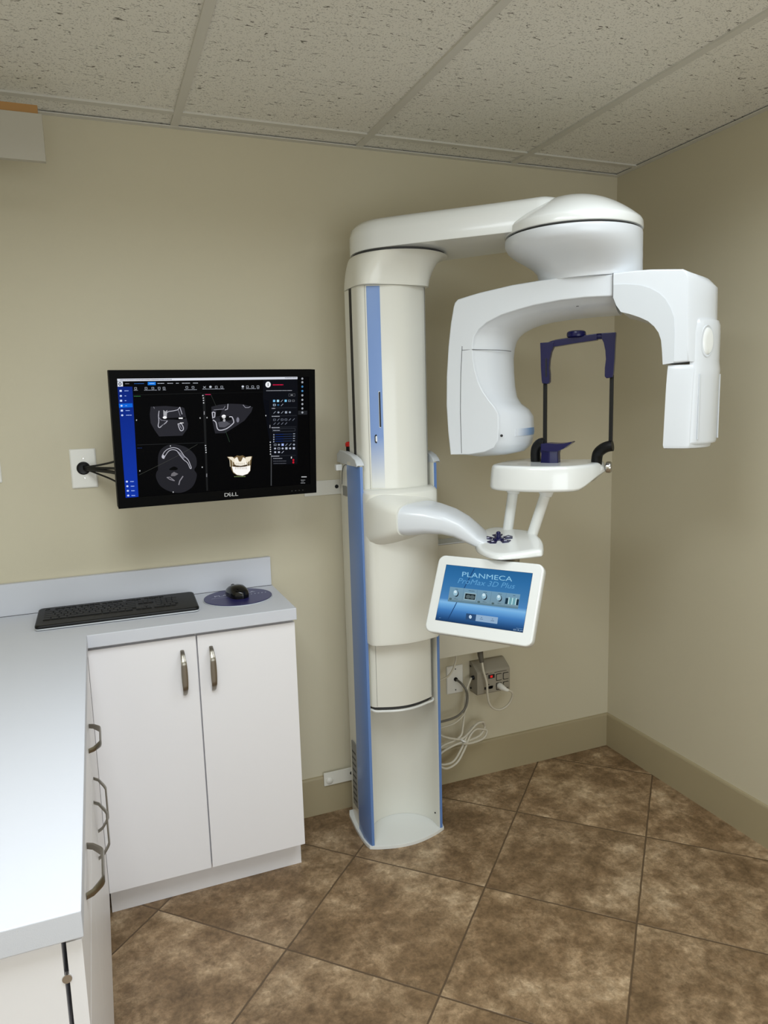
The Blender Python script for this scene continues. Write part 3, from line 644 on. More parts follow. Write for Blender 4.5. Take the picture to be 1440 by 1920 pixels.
# moving column
XA, XB = -1.2215, -.9835
def mcol(i=0.0, n=16, yb=-.155):
    p = [(XA + i, yb), (XA + i, -.262), (XA + .004 + i, -.277), (XA + .013 + i, -.288 + i)]
    for k in range(1, n): t = k / n; p.append((XA + .013 + (XB - XA - .026) * t, -.288 - .030 * math.sin(PI * t) + i))
    p += [(XB - .013 - i, -.288 + i), (XB - .004 - i, -.277), (XB - i, -.262), (XB - i, yb)]
    return p
mc = obj('telescopic_column', prism(mcol(), .512, 1.899), M['warm'], xr, sharp=30)
# front cover seams, edge band, side slot and lip
def fy(x, off=0): t = (x - XA - .013) / (XB - XA - .026); return -.288 - .030 * math.sin(PI * max(0, min(1, t))) - off
bm = bmesh.new()
for x in (-1.2015, XB - .010): box(x - .0006, x + .0006, fy(x) - .0005, fy(x) + .003, .515, 1.899, bm)
obj('cover_seam', bm, M['softseam'], mc)
sl = obj('side_slot', box(XA - .0009, XA + .002, -.222, -.200, .9, 1.899), M['slot'], mc)
xs_ = [-1.197 + .0065 * k for k in range(7)]
bm = loft([[(x, fy(x, .0010), z) for x in xs_] + [(x, fy(x, -.001), z) for x in xs_[::-1]] for z in (1.262, 1.30, 1.35, 1.42, 1.896)])
stp = obj('blue_stripe', bm, M['fade'], mc)
def pill(x, z0, z1, r, off, m, nm, par, d=.001):
    pts = rrect(x - r, x + r, z0, z1, r * .99, 5)
    return obj(nm, loft([[(px_, fy(x, off + q), pz) for px_, pz in pts] for q in (0, d)]), m, par)
pill(-1.1672, 1.456, 1.572, .0036, .0008, M['white'], 'slot_rim', mc, .0007)
pill(-1.1672, 1.458, 1.570, .0026, .0012, M['slot'], 'card_slot', mc, .0007)
pill(-1.1800, 1.407, 1.435, .0055, .0008, M['slot'], 'indicator_rim', mc, .0007)
pill(-1.1800, 1.412, 1.430, .0032, .0012, M['white'], 'indicator_lamp', mc, .0007)
lip = smoothpath([(XA + .004, -.272, .500), (XA + .015, -.290, .498)] + [(XA + .013 + (XB - XA - .026) * k / 8, -.289 - .031 * math.sin(PI * k / 8), .498) for k in range(1, 8)] + [(XB - .010, -.290, .498), (XB - .003, -.276, .500)], 3)
obj('lower_lip', tube(lip, .0042, 8), M['white'], mc)
obj('dark_gap', prism(mcol(.006), .500, .5118), M['seam'], mc)
# shoulder flare: column outline blends to a circle
SCx, SCy, SR = -1.058, -.232, .158
def blend(t, z):
    n = 48; out = []
    hx = (XB - XA) / 2 + .006; cx_ = (XA + XB) / 2; y0, y1 = -.326, -.125; cy_ = (y0 + y1) / 2; hy = (y1 - y0) / 2
    for k in range(n):
        a_ = 2 * PI * k / n; c, s_ = math.cos(a_), math.sin(a_)
        sx_ = cx_ + hx * math.copysign(abs(c) ** .42, c); sy_ = cy_ + hy * math.copysign(abs(s_) ** .42, s_)
        qx, qy = SCx + SR * c, SCy + SR * s_
        out.append((sx_ * (1 - t) + qx * t, sy_ * (1 - t) + qy * t, z))
    return out
secs = [blend(0, 1.8995)] + [blend(1 - (1 - k / 8) ** 1.0 if 0 else (k / 8) ** 1.25, 1.903 + .092 * math.sin(k / 8 * PI / 2) ** .9) for k in range(0, 9)]
obj('shoulder', loft(secs), M['warm'], xr, sharp=60)
bm = lathe([(.149, 1.9955), (.149, 2.0035)], (SCx, SCy, 0), n=48)
obj('shoulder_gap', bm, M['seam'], xr)
# upper arm: capsule-like slab from shoulder to elbow
ECx, ECy = O2.x, O2.y; ER = .196
def arm_out(rs, re, z):
    d = Vector((ECx - SCx, ECy - SCy)); L_ = d.length * .86; d.normalize(); pn = Vector((-d.y, d.x)); out = []
    n = 20
    for k in range(n + 1):
        a_ = PI / 2 + PI * k / n; out.append(Vector((SCx, SCy)) + d * rs * math.cos(a_) + pn * rs * math.sin(a_))
    for k in range(1, 8):
        t = k / 8; tt = t * t * (3 - 2 * t); wd = rs + (re - rs) * tt; out.append(Vector((SCx, SCy)) + d * (L_ * t) - pn * wd)
    for k in range(n + 1):
        a_ = -PI / 2 + PI * k / n; out.append(Vector((SCx, SCy)) + d * (L_ + re * .6 * math.cos(a_)) + pn * re * math.sin(a_))
    for k in range(7, 0, -1):
        t = k / 8; tt = t * t * (3 - 2 * t); wd = rs + (re - rs) * tt; out.append(Vector((SCx, SCy)) + d * (L_ * t) + pn * wd)
    return [(p.x, p.y, z) for p in out]
obj('upper_arm', loft([arm_out(SR - .002, .130, 2.0035), arm_out(SR, .132, 2.006), arm_out(SR, .132, 2.055), arm_out(SR - .006, .127, 2.078), arm_out(SR - .022, .108, 2.093), arm_out(SR - .055, .080, 2.101), arm_out(SR - .10, .03, 2.105)]), M['white'], xr, sharp=50)
# elbow dome
dome = [(.05, 2.001), (ER - .002, 2.001), (ER, 2.004), (ER - .001, 2.020), (ER - .005, 2.028)]
for k in range(1, 11):
    r_ = (ER - .007) * (1 - k / 10); dome.append((max(r_, .0005), 2.030 + .078 * (1 - (r_ / (ER - .007)) ** 2.1)))
obj('elbow_dome', lathe(dome, (ECx, ECy, 0), n=72), M['white'], xr, sharp=50)
obj('elbow_gap', lathe([(ER - .01, 1.994), (ER - .01, 2.001)], (ECx, ECy, 0), n=48), M['seam'], xr)
def ring(cu, cv, ru, rv, z, n=64): return [tuple(g(cu + ru * math.cos(2 * PI * k / n), cv + rv * math.sin(2 * PI * k / n), z)) for k in range(n)]
secs = [ring(.045, .035, .150, .12, 1.872)] + [ring(c_, d_, r_, q_, z) for c_, d_, r_, q_, z in ((.044, .035, .149, .12, 1.885), (.043, .03, .150, .128, 1.90), (.037, .024, .156, .14, 1.915), (.026, .016, .168, .158, 1.931), (.013, .008, .181, .176, 1.947), (.004, .003, .1905, .189, 1.962), (0, 0, .1945, .1945, 1.976), (0, 0, .1945, .1945, 1.991), (0, 0, .1935, .1935, 1.9945))]
obj('elbow_neck', loft(secs), M['cool'], xr, sharp=60)

# C-arm: side face profile (front) and deeper profile (back)
A = [(-.362, 1.367), (-.369, 1.44), (-.373, 1.521), (-.371, 1.61), (-.364, 1.70), (-.355, 1.77), (-.345, 1.820), (-.341, 1.832), (-.331, 1.841), (-.300, 1.8475), (-.26, 1.855), (-.161, 1.868), (-.085, 1.873), (-.021, 1.876), (.06, 1.874), (.127, 1.871)]
I_f = [(-.30, 1.366), (-.25, 1.374), (-.22, 1.387), (-.206, 1.41), (-.203, 1.45), (-.204, 1.490), (-.216, 1.512), (-.234, 1.534), (-.252, 1.560), (-.266, 1.588), (-.277, 1.625), (-.283, 1.665), (-.284, 1.70), (-.279, 1.726), (-.265, 1.746), (-.240, 1.765), (-.194, 1.784), (-.146, 1.795), (-.098, 1.804), (-.02, 1.812), (.05, 1.814), (.127, 1.811)]
I_b = [(-.285, 1.352), (-.215, 1.357), (-.165, 1.368), (-.140, 1.39), (-.133, 1.43), (-.136, 1.478), (-.150, 1.500), (-.176, 1.518), (-.190, 1.540), (-.196, 1.575), (-.199, 1.620), (-.200, 1.665), (-.196, 1.695), (-.190, 1.715), (-.180, 1.730), (-.165, 1.742), (-.140, 1.754), (-.112, 1.762), (-.075, 1.768), (-.02, 1.772), (.05, 1.774), (.127, 1.774)]
def csec(v, t, inset=0):
    out = []
    for k, (u, z) in enumerate(A):
        # inset pulls the outline towards the body
        du = inset if u < -.33 else 0
        dz = -inset if z > 1.83 else 0
        ex = -.008 * t
        out.append(tuple(g(u + du + (ex if u < -.3 else 0), v, z + dz + .004 * t)))
    for (a1, b1), (a2, b2) in list(zip(I_f, I_b))[::-1]:
        u = a1 + (a2 - a1) * t; z = b1 + (b2 - b1) * t
        if inset:
            if z > 1.73: z += inset
            elif z > 1.40: u -= inset
            else: z += inset
        out.append(tuple(g(u, v, z)))
    return out
secs = [csec(-.070, 0, .004), csec(-.0685, 0, .0015), csec(-.066, 0, 0), csec(-.058, .06), csec(-.04, .32), csec(-.02, .56), csec(.01, .8), csec(.05, .95), csec(.09, 1), csec(.12, .92), csec(.14, .72, .004), csec(.15, .45, .012)]
ca_ = obj('c_arm', loft(secs), M['cool'], xr, sharp=40)
# seams on the side face
def gtube(pts, r=.0009, n=6): return tube([g(*p) for p in pts], r, n)
bm = gtube([(-.318, -.0700, 1.700), (-.323, -.0700, 1.62), (-.326, -.0700, 1.50), (-.324, -.0700, 1.371)])
tube([g(-.318, -.0700, 1.688), g(-.283, -.0690, 1.6885), g(-.277, -.060, 1.688), g(-.248, -.040, 1.687), g(-.222, -.018, 1.686), g(-.204, .015, 1.685), g(-.197, .05, 1.684)], .0009, 6, bm)
obj('housing_seam', bm, M['seam'], ca_)
obj('laser_window', lathe([(0, 0), (.0042, 0), (.0042, .0015), (0, .0015)], g(-.196, -.0655, 1.425), V * -1 + U * .5, 14), M['slot'], ca_)
obj('ceiling_screw', lathe([(0, 0), (.004, 0), (.004, .001), (0, .001)], g(.022, -.03, 1.7965), (0, 0, -1), 12), M['slot'], ca_)
# blue fading band wrapping the inner face of the sensor head
def innerpt(z, t):
    zs = [b for a, b in I_f]; best = None
    for k in range(len(I_f) - 1):
        z0 = I_f[k][1] + (I_b[k][1] - I_f[k][1]) * t; z1 = I_f[k + 1][1] + (I_b[k + 1][1] - I_f[k + 1][1]) * t
        u0 = I_f[k][0] + (I_b[k][0] - I_f[k][0]) * t; u1 = I_f[k + 1][0] + (I_b[k + 1][0] - I_f[k + 1][0]) * t
        if k >= 2 and z0 <= z <= z1: return u0 + (u1 - u0) * (z - z0) / max(z1 - z0, 1e-6)
    return u1
vt = ((-.02, .56), (-.005, .68), (.01, .8), (.03, .875), (.05, .95), (.07, .975), (.09, 1))
def vrow(z, off): return [tuple(g(innerpt(z, t) + off, v - off * .6, z)) for v, t in vt]
def vrow2(z): return vrow(z, .0012) + vrow(z, -.001)[::-1]
obj('blue_band', loft([vrow2(z) for z in (1.421, 1.43, 1.444)]), M['fade2'], ca_)
# right-hand cover of the C-arm
def bulge(v):
    t = max(0, min(1, (v + .075) / .225))
    return .070 * max(0, math.sin(PI * t ** .95))
def cov(v, ins=0):
    b = bulge(v)
    o_ = [(.127, 1.873 - ins), (.18, 1.874 - ins), (.224, 1.873 - ins), (.270, 1.869 - ins), (.305 + b * .35, 1.866 - ins - b * .12), (.316 + b * .8 - ins, 1.858 - b * .2 - ins), (.321 + b - ins, 1.840 - b * .25), (.322 + b - ins, 1.79), (.323 + b - ins, 1.73), (.326 + b - ins, 1.67), (.328 + b - ins, 1.622 + ins)]
    i_ = [(.262 + ins, 1.618 + ins), (.2605 + ins, 1.65), (.257 + ins, 1.682), (.250 + ins, 1.703), (.238 + ins, 1.722), (.222, 1.737 + ins), (.20, 1.749 + ins), (.172, 1.760 + ins), (.150, 1.767 + ins), (.138, 1.785 + ins), (.127, 1.806)]
    return [tuple(g(u, v, z)) for u, z in o_ + i_]
cv = obj('arm_cover', loft([cov(-.0765, .005), cov(-.075, .002), cov(-.072), cov(-.06), cov(-.045), cov(-.025), cov(0), cov(.03), cov(.06), cov(.09), cov(.115), cov(.135), cov(.15, .006)]), M['cool'], xr, sharp=45)
# grey inner trim
tr_o = [(.128, 1.841), (.155, 1.840), (.177, 1.837), (.20, 1.833), (.225, 1.823), (.248, 1.808), (.265, 1.790), (.279, 1.765), (.287, 1.74), (.290, 1.70), (.290, 1.62)]
tr_i = [(.262, 1.6165), (.2595, 1.65), (.256, 1.682), (.249, 1.703), (.237, 1.7205), (.221, 1.7355), (.199, 1.7475), (.172, 1.7585), (.149, 1.7655), (.136, 1.785), (.128, 1.806)]
bm = loft([[tuple(g(u, v, z)) for u, z in tr_o + tr_i] for v in (-.0785, -.0766)])
obj('inner_trim', bm, M['trimgrey'], cv, bevel=.0006)
obj('cover_light', box(0, .014, 0, .001, 0, .012, T=G @ Matrix.Translation((.384, .02, 1.812)) @ Matrix.Rotation(PI / 2 - .1, 4, 'Z')), M['slot'], cv)
obj('cover_joint', loft([[tuple(g(u, v, z)) for v, z in ((-.0772, 1.808), (-.0772, 1.8725), (-.06, 1.8745), (-.06, 1.808))] for u in (.1255, .1268)]), M['seam'], cv)
# x-ray tube head under the cover
def th_sec(z, i=0, du=0):
    base = [(.271 + i + du, -.070 + i), (.300, -.072 + i)] + [(.331 + .88 * bulge(v) + du - i, v + (i if v < -.05 else 0)) for v in (-.071, -.065, -.055, -.04, -.02, 0, .03, .06, .09)] + [(.370 + du, .118 - i), (.33, .125 - i), (.285 + i + du, .12 - i), (.272 + i + du, .10)]
    return [tuple(g(u, v, z)) for u, v in base]
secs = [th_sec(1.384, .008, -.004), th_sec(1.387, .002, -.003), th_sec(1.395, 0, -.003), th_sec(1.48, 0, -.001), th_sec(1.56, 0, .001), th_sec(1.600, 0, .003), th_sec(1.612, .002, .002), th_sec(1.6145, .004, 0)]
hd = obj('tube_head', loft(secs), M['cool'], xr, sharp=45)
# tongue panel rising over the cover's outside, with oval recess
TV = (-.066, -.054, -.040, -.022, .0, .03, .06)
def tu(k): return .3275 + bulge(TV[k])
def tong(z, w0, lift, k0=0):
    o_ = [tuple(g(tu(k) + .006 + lift + (w0 if k in (0,) else 0), TV[k] + (k0 if k == 0 else 0), z)) for k in range(7)]
    return o_ + [tuple(g(tu(k) - .008, TV[k] + .002, z)) for k in range(6, -1, -1)]
secs = [tong(1.398, -.004, -.004), tong(1.404, -.002, -.001), tong(1.58, -.002, .001), tong(1.60, -.002, .002), tong(1.622, -.002, -.001, .003), tong(1.70, -.002, -.001, .006), tong(1.722, -.003, -.002, .010), tong(1.734, -.006, -.006, .018)]
tp = obj('side_panel', loft(secs), M['cool'], hd, sharp=50)
def on_t(k, z, off):
    i = int(min(k, 5.999)); f = k - i; u = tu(i) * (1 - f) + tu(i + 1) * f; v = TV[i] * (1 - f) + TV[i + 1] * f
    return g(u + .0055 + off, v, z)
def oval_t(k0, rk, z0, rz, off, n=28): return [tuple(on_t(k0 + rk * math.cos(2 * PI * q / n), z0 + rz * math.sin(2 * PI * q / n), off)) for q in range(n)]
obj('recess_rim', loft([oval_t(2.1, 1.15, 1.676, .043, -.004), oval_t(2.1, 1.15, 1.676, .043, .0008), oval_t(2.1, 1.02, 1.676, .040, .001), oval_t(2.1, .94, 1.676, .038, -.003)]), M['trimgrey'], tp, sharp=60)
obj('recess_dish', loft([oval_t(2.25, .88, 1.676, .037, -.004), oval_t(2.25, .8, 1.676, .034, .0022), oval_t(2.25, .4, 1.676, .018, .0032)]), M['white'], tp, sharp=60)
for k in (.8, 5.2):
    obj('groove', tube([on_t(k, z, .0028) for z in (1.41, 1.45, 1.50, 1.55, 1.588)], .0022, 8), M['trimgrey'], tp)

# ------------------------------------------------------------------ patient support: carriage, arm, platform, table, rests, screen
def crect(i=0, z=0, f=1.0):
    xa, xb = -1.2325 + i, -.9745 - i; p = [(xa, -.20), (xa, -.300), (xa + .004, -.326 * f + i), (xa + .016, -.339 * f + i)]
    for k in range(1, 12): t = k / 12; p.append((xa + .016 + (xb - xa - .032) * t, -.339 * f - .022 * math.sin(PI * t) * f + i))
    p += [(xb - .016, -.339 * f + i), (xb - .004, -.326 * f + i), (xb, -.300), (xb, -.20)]
    return [(x, y, z) for x, y in p]
cg = obj('carriage', loft([crect(.006, .742), crect(.001, .745), crect(0, .752), crect(0, .9), crect(0, 1.235), crect(.001, 1.246), crect(.004, 1.254, .985), crect(.010, 1.259, .95)]), M['warm'], xr, sharp=35)
def asec(c, wdir, hw, hh, n=3., tilt=None):
    c = Vector(c); wd = Vector((wdir[0], wdir[1], 0)).normalized(); ud = Vector((0, 0, 1)) if tilt is None else Vector(tilt).normalized()
    return [tuple(c + wd * a_ + ud * b_) for a_, b_ in sell(hw, hh, n, 36)]
hs = [asec((-1.1035, -.290, 1.163), (1, .0), .129, .094, 6), asec((-1.1035, -.325, 1.163), (1, .05), .128, .090, 5), asec((-1.100, -.350, 1.166), (1, .25), .122, .076, 4.5), asec((-1.088, -.376, 1.168), (1, .45), .113, .060, 4), asec((-1.081, -.386, 1.169), (1, .55), .108, .053, 3.6)]
obj('arm_socket', loft(hs), M['warm'], xr, sharp=60)
hs = [asec((-1.083, -.380, 1.168), (1, .55), .102, .050, 3.6), asec((-1.070, -.396, 1.168), (1, .6), .102, .050, 3.6), asec((-1.035, -.424, 1.167), (1, .85), .090, .043, 3.4), asec((-.998, -.450, 1.158), (1, 1), .082, .037, 3.4, (.12, -.1, 1)), asec((-.966, -.472, 1.142), (1, 1.1), .076, .031, 3.4, (.32, -.3, 1)), asec((-.940, -.487, 1.122), (1, 1.15), .074, .026, 3.4, (.42, -.4, 1)), asec((-.915, -.498, 1.103), (1, 1.2), .078, .020, 3.4, (.3, -.3, 1)), asec((-.890, -.508, 1.092), (1, 1.2), .084, .0185, 3.4, (.06, -.06, 1)), asec((-.872, -.520, 1.090), (1, 1.2), .08, .016, 3.4)]
obj('support_arm', loft(hs), M['cool'], xr, sharp=60)
# control platform
PO = [(-.267, -.12), (-.279, -.06), (-.276, -.01), (-.262, .02), (-.235, .032), (-.19, .022), (-.123, .005), (-.085, -.04), (-.059, -.095), (-.046, -.16), (-.060, -.178), (-.121, -.222), (-.16, -.238), (-.20, -.218), (-.24, -.175)]
POs = [tuple(p[:2]) for p in smoothpath([(a_, b_, 0) for a_, b_ in PO], 4, True)]
pc = (-.165, -.09)
def ptz(v): return .14 * (v + .09)
def psec(z, k, lo=0):
    tl = max(0, min(1, (z - 1.075) / .03))
    return [tuple(g(pc[0] + (a_ - pc[0]) * k, pc[1] + (b_ - pc[1]) * k, z - .004 * tl + .002 * (1 - tl) + ptz(pc[1] + (b_ - pc[1]) * k) * (.15 + .85 * tl))) for a_, b_ in POs]
pl = obj('control_platform', loft([psec(1.071, .82), psec(1.0725, .93), psec(1.078, .985), psec(1.086, 1.0), psec(1.103, .99), psec(1.109, .965), psec(1.1125, .92), psec(1.1135, .85)]), M['white'], xr, sharp=60)
bc = (-.198, -.098)
for k in range(5):
    a0 = math.radians(90 + 72 * k + 20); pts = []
    for r_, aa in ((.021, -.42), (.043, -.40), (.047, 0), (.043, .40), (.021, .42)): pts.append((bc[0] + r_ * math.cos(a0 + aa), bc[1] + r_ * math.sin(a0 + aa)))
    b_ = obj('button', loft([[tuple(g(x, y, z + ptz(y) - .004)) for x, y in pts] for z in (1.1125, 1.1162)]), M['navy'], pl, bevel=.001)
    cxm, cym = bc[0] + .033 * math.cos(a0), bc[1] + .033 * math.sin(a0)
    obj('symbol', loft([[tuple(g(cxm + .0055 * math.cos(q * PI / 2 + a0), cym + .0055 * math.sin(q * PI / 2 + a0), z + ptz(cym) - .004)) for q in range(4)] for z in (1.1155, 1.1170)]), M['ink'], b_)
jb = obj('joystick', lathe([(0, 1.1125), (.0175, 1.1125), (.017, 1.117), (.008, 1.119), (.006, 1.128), (.0075, 1.133), (.005, 1.137), (0, 1.138)], g(bc[0], bc[1], -.005), n=24), M['navy'], pl)
# support tubes
TT = ((( -.200, .012, 1.108), (-.178, .012, 1.262)), ((-.113, -.02, 1.108), (-.064, -.02, 1.262)))
for a_, b_ in TT:
    p0, p1 = g(*a_), g(*b_)
    d_ = p1 - p0
    obj('support_tube', tube([p0, p0 + d_ * .04, p0 + d_ * .84, p0 + d_ * .86, p1], .0165, 24, rs=[.020, .0168, .0165, .021, .0235]), M['white'], xr, sharp=50)
# chin table
CO = [(-.237, -.02), (-.232, -.07), (-.205, -.105), (-.15, -.125), (-.085, -.130), (-.02, -.118), (.03, -.09), (.07, -.02), (.088, .045), (.094, .095), (.082, .14), (.04, .175), (-.03, .16), (-.08, .165), (-.14, .20), (-.19, .185), (-.225, .10)]
COs = [tuple(p[:2]) for p in smoothpath([(a_, b_, 0) for a_, b_ in CO], 4, True)]
def tsec(z, k, lift=0):
    out = []
    for a_, b_ in COs:
        zz = z
        if lift: 
            s_ = max(0, min(1, (a_ - .035) / .07)); s_ = s_ * s_ * (3 - 2 * s_); zz = z + lift * s_
        out.append(tuple(g(-.08 + (a_ + .08) * k, .02 + (b_ - .02) * k, zz)))
    return out
tb = obj('chin_table', loft([tsec(1.259, .90, .045), tsec(1.2605, .965, .045), tsec(1.2645, .993, .044), tsec(1.270, 1.0, .042), tsec(1.300, .988, .020), tsec(1.325, .970), tsec(1.3315, .955), tsec(1.335, .93), tsec(1.3365, .88)]), M['white'], xr, sharp=60)
for u_, v_, r_ in ((-.135, -.045, .1), (.06, .04, .2)):
    obj('table_slot', box(-.014, .014, -.003, .003, 1.3352, 1.3366, T=G @ Matrix.Translation((u_, v_, 0)) @ Matrix.Rotation(r_, 4, 'Z')), M['seam'], tb)
# temple support: black rods, navy frame, knob
bl, br = (-.085, .03), (.113, .03)
ts = obj('temple_frame', tube(smoothpath([g(-.086, .03, 1.690), g(-.06, .034, 1.700), g(-.03, .036, 1.704), g(.03, .036, 1.709), g(.07, .034, 1.712), g(.112, .03, 1.711)], 5), .009, 12), M['navy'], xr)
obj('adjusting_knob', lathe([(0, -.004), (.020, -.004), (.0275, -.001), (.0285, .005), (.0275, .012), (.023, .0155), (0, .016)], g(.008, .034, 1.7165), n=32), M['navy'], ts)
def fork(u, s_, z1, z0):
    pts = [(0, 0), (.010, -.045), (.011, -.09), (.010, -.128)]
    prof_o = [(-.016 * s_, z1 + .006), (-.0145 * s_, z1 - .03), (-.0135 * s_, z1 - .07), (-.011 * s_, z0 + .012), (-.009 * s_, z0 + .002), (.009 * s_, z0), (.0135 * s_, z0 + .006), (.0135 * s_, z0 + .03), (.011 * s_, z1 - .07), (.013 * s_, z1 - .045), (.018 * s_, z1 - .022), (.024 * s_, z1 - .010), (.026 * s_, z1 + .006)]
    return loft([[tuple(g(u + a_, v, z)) for a_, z in prof_o] for v in (.018, .021, .039, .042)])
fl = obj('temple_pad', fork(-.082, 1, 1.697, 1.578), M['navy'], ts, bevel=.002)
fr_ = obj('temple_pad', fork(.108, -1, 1.714, 1.588), M['navy'], ts, bevel=.002)
obj('frame_bar', loft([[tuple(g(u, v, z)) for v, z in ((.022, dz - .011), (.050, dz - .011), (.050, dz + .008), (.022, dz + .008))] for u, dz in ((-.065, 1.699), (.0, 1.706), (.07, 1.712))]), M['navy'], ts, bevel=.002)
obj('pad_slot', box(-.002, .002, .0165, .0175, 1.60, 1.655, T=G @ Matrix.Translation((-.0785, 0, 0))), M['slot'], fl)
for nm, (u, v), zt in (('rod', bl, 1.62), ('rod', br, 1.665)):
    obj('temple_rod', box(u - .0055, u + .0055, v - .006 + .005, v + .011, 1.39, zt, T=G), M['black'], xr, bevel=.0015)
lb = [g(-.086, .038, 1.396), g(-.098, .040, 1.396), g(-.112, .045, 1.385), g(-.118, .05, 1.365), g(-.118, .055, 1.33)]
obj('rod_bracket', tube(smoothpath(lb, 4), .016, 14), M['black'], xr)
rb = [g(.120, .03, 1.388), g(.104, .032, 1.385), g(.087, .038, 1.376), g(.073, .05, 1.360), g(.068, .06, 1.325)]
obj('rod_bracket', tube(smoothpath(rb, 4), .0165, 18), M['black'], xr, sharp=60)
obj('side_knob', lathe([(0, 0), (.017, 0), (.018, .003), (.018, .012), (.015, .016), (0, .017)], g(.094, .085, 1.318), U, 24), M['steel'], xr)
# chin rest: navy moulded cup
secs = [[tuple(g(-.065 + a_ * k * sx, .03 + b_ * k, z)) for a_, b_ in ((-.028, -.022), (0, -.030), (.026, -.022), (.028, .012), (.0, .02), (-.028, .015))] for z, k, sx in ((1.325, 1.0, 1), (1.365, .95, 1), (1.376, 1.0, 1.05))]
cr_ = obj('chin_rest', loft(secs), M['navy'], xr, bevel=.003, segs=3)
lipp = [[tuple(g(u, v, z)) for v in (-.002, .055)] + [tuple(g(u, v, z - h_)) for v in (.055, -.002)] for u, z, h_ in ((-.090, 1.396, .02), (-.07, 1.398, .026), (-.04, 1.396, .024), (-.02, 1.397, .016), (.004, 1.402, .004))]
obj('chin_lip', loft(lipp), M['navy'], cr_, bevel=.002)
# touch display
SCt = Vector((-1.0045, -.672, .9650))
Rs = Matrix.Translation(SCt) @ Matrix.Rotation(-.926, 4, 'Z') @ Matrix.Rotation(-.482, 4, 'X')
AW, AH = .2735, .1715
SWd, SHt = AW + .062, AH + .068
def dsec(y, i, r=.022): return [tuple(Rs @ Vector((x, y, z))) for x, z in rrect(-SWd / 2 + i, SWd / 2 - i, -SHt / 2 - .004 + i, SHt / 2 - .004 - i, r - i * .5)]
ds = obj('display', loft([dsec(0, .005), dsec(.001, .002), dsec(.004, 0), dsec(.022, 0), dsec(.030, .004), dsec(.033, .012)]), M['white'], xr, sharp=50)
D = Draw([(222, 195), (1172, 290), (1060, 945), (97, 808)], AW, AH, Rs @ Matrix.Translation((0, -.0004, 0)))
q0 = [(222, 195), (1172, 290), (1060, 945), (97, 808)]
def lerp2(s_, t_):
    tl, tr_, br_, bl_ = [np.array(p, float) for p in q0]; return tuple((tl * (1 - s_) + tr_ * s_) * (1 - t_) + (bl_ * (1 - s_) + br_ * s_) * t_)
rows = [(0, (38, 98, 150)), (.2, (46, 108, 162)), (.45, (62, 120, 172)), (.60, (74, 130, 186)), (.66, (128, 182, 226)), (.70, (108, 168, 220)), (.8, (66, 124, 186)), (.92, (40, 84, 136)), (1, (24, 56, 96))]
for (t0, c0), (t1, c1) in zip(rows, rows[1:]):
    for s0, s1 in ((0, .5), (.5, 1)):
        D.poly([lerp2(s0, t0), lerp2(s1, t0), lerp2(s1, t1), lerp2(s0, t1)], c0, 0, cols=[c0, c0, c1, c1])
an = math.atan2(95, 950)
D.text('PLANMECA', 668, 330, 76, (140, 195, 226), 3, 1.45, ang=an)
D.text('ProMax 3D Plus', 655, 405, 84, (92, 155, 203), 2, 1.15, ang=an, shear=.3)
D.line([(530, 238), (235, 805)], 9, (30, 66, 112), 1)
def para(x0, x1, y0, y1, c, ly, c2=None):
    sl_ = .108; X0 = 262
    f = lambda x, y: (x - (y - 440) * .17, y + (x - X0) * sl_)
    D.poly([f(x0, y0), f(x1, y0), f(x1, y1), f(x0, y1)], c, ly, cols=[c, c, c2 or c, c2 or c]); return f
f_ = para(262, 1036, 440, 590, (112, 152, 178), 2, (118, 146, 160))
para(262, 1036, 580, 602, (98, 130, 146), 3)
for x in (416, 566, 722, 884): D.line([f_(x, 446), f_(x, 580)], 2.5, (86, 120, 142), 4)
def fe(x, y, rx, ry, c, ly=5):
    a_, b_ = f_(x, y); D.ell(a_, b_, rx, ry, c, ly)
for x in (340, 654, 818):
    fe(x + 2, 508, 25, 36, (34, 44, 56), 5); fe(x - 8, 502, 25, 32, (150, 188, 206), 6); fe(x - 12, 490, 15, 16, (205, 228, 238), 7)
    D.poly([f_(x - 12, 530), f_(x + 14, 530), f_(x + 6, 566), f_(x - 8, 566)], (110, 140, 156), 4)
    a_, b_ = f_(x - 14, 568); D.dash(a_, a_ + 44, b_, 4, (60, 84, 100), 6, .1)
para(434, 560, 486, 562, (160, 188, 196), 4); para(440, 554, 494, 556, (26, 38, 44), 5); fe(476, 528, 26, 22, (84, 100, 104), 6); fe(522, 528, 26, 22, (84, 100, 104), 6)
for k in range(4): para(886 + k * 38, 918 + k * 38, 496 - (k in (1, 2)) * 8, 562, (24, 50, 66) if k in (0, 3) else (110, 160, 172), 5)
for k in range(3): para(916 + k * 40, 926 + k * 40, 486, 562, (190, 225, 232), 6)
for x, w_ in ((325, 30), (470, 66), (635, 38), (798, 38), (960, 26)):
    a_, b_ = f_(x, 462); D.dash(a_, a_ + w_, b_, 7, (70, 96, 112), 6, .1)
for x in (288, 600, 756): fe(x, 572, 15, 12, (76, 100, 106), 6)
g2 = lambda x0, x1, c: D.poly([(x0, 735 + (x0 - 440) * .125), (x1, 735 + (x1 - 440) * .125), (x1 - 10, 805 + (x1 - 440) * .135), (x0 - 10, 805 + (x0 - 440) * .135)], c, 3)
g2(440, 550, (44, 76, 116)); g2(550, 790, (142, 172, 202))
D.ell(484, 775, 15, 19, (215, 235, 250), 5); D.ell(484, 775, 6, 8, (130, 165, 200), 6)
for x, y in ((606, 780), (728, 798)): D.dash(x - 6, x + 8, y, 6, (60, 80, 110), 5); D.dash(x - 18, x + 18, y + 18, 6, (60, 80, 110), 5, .1)
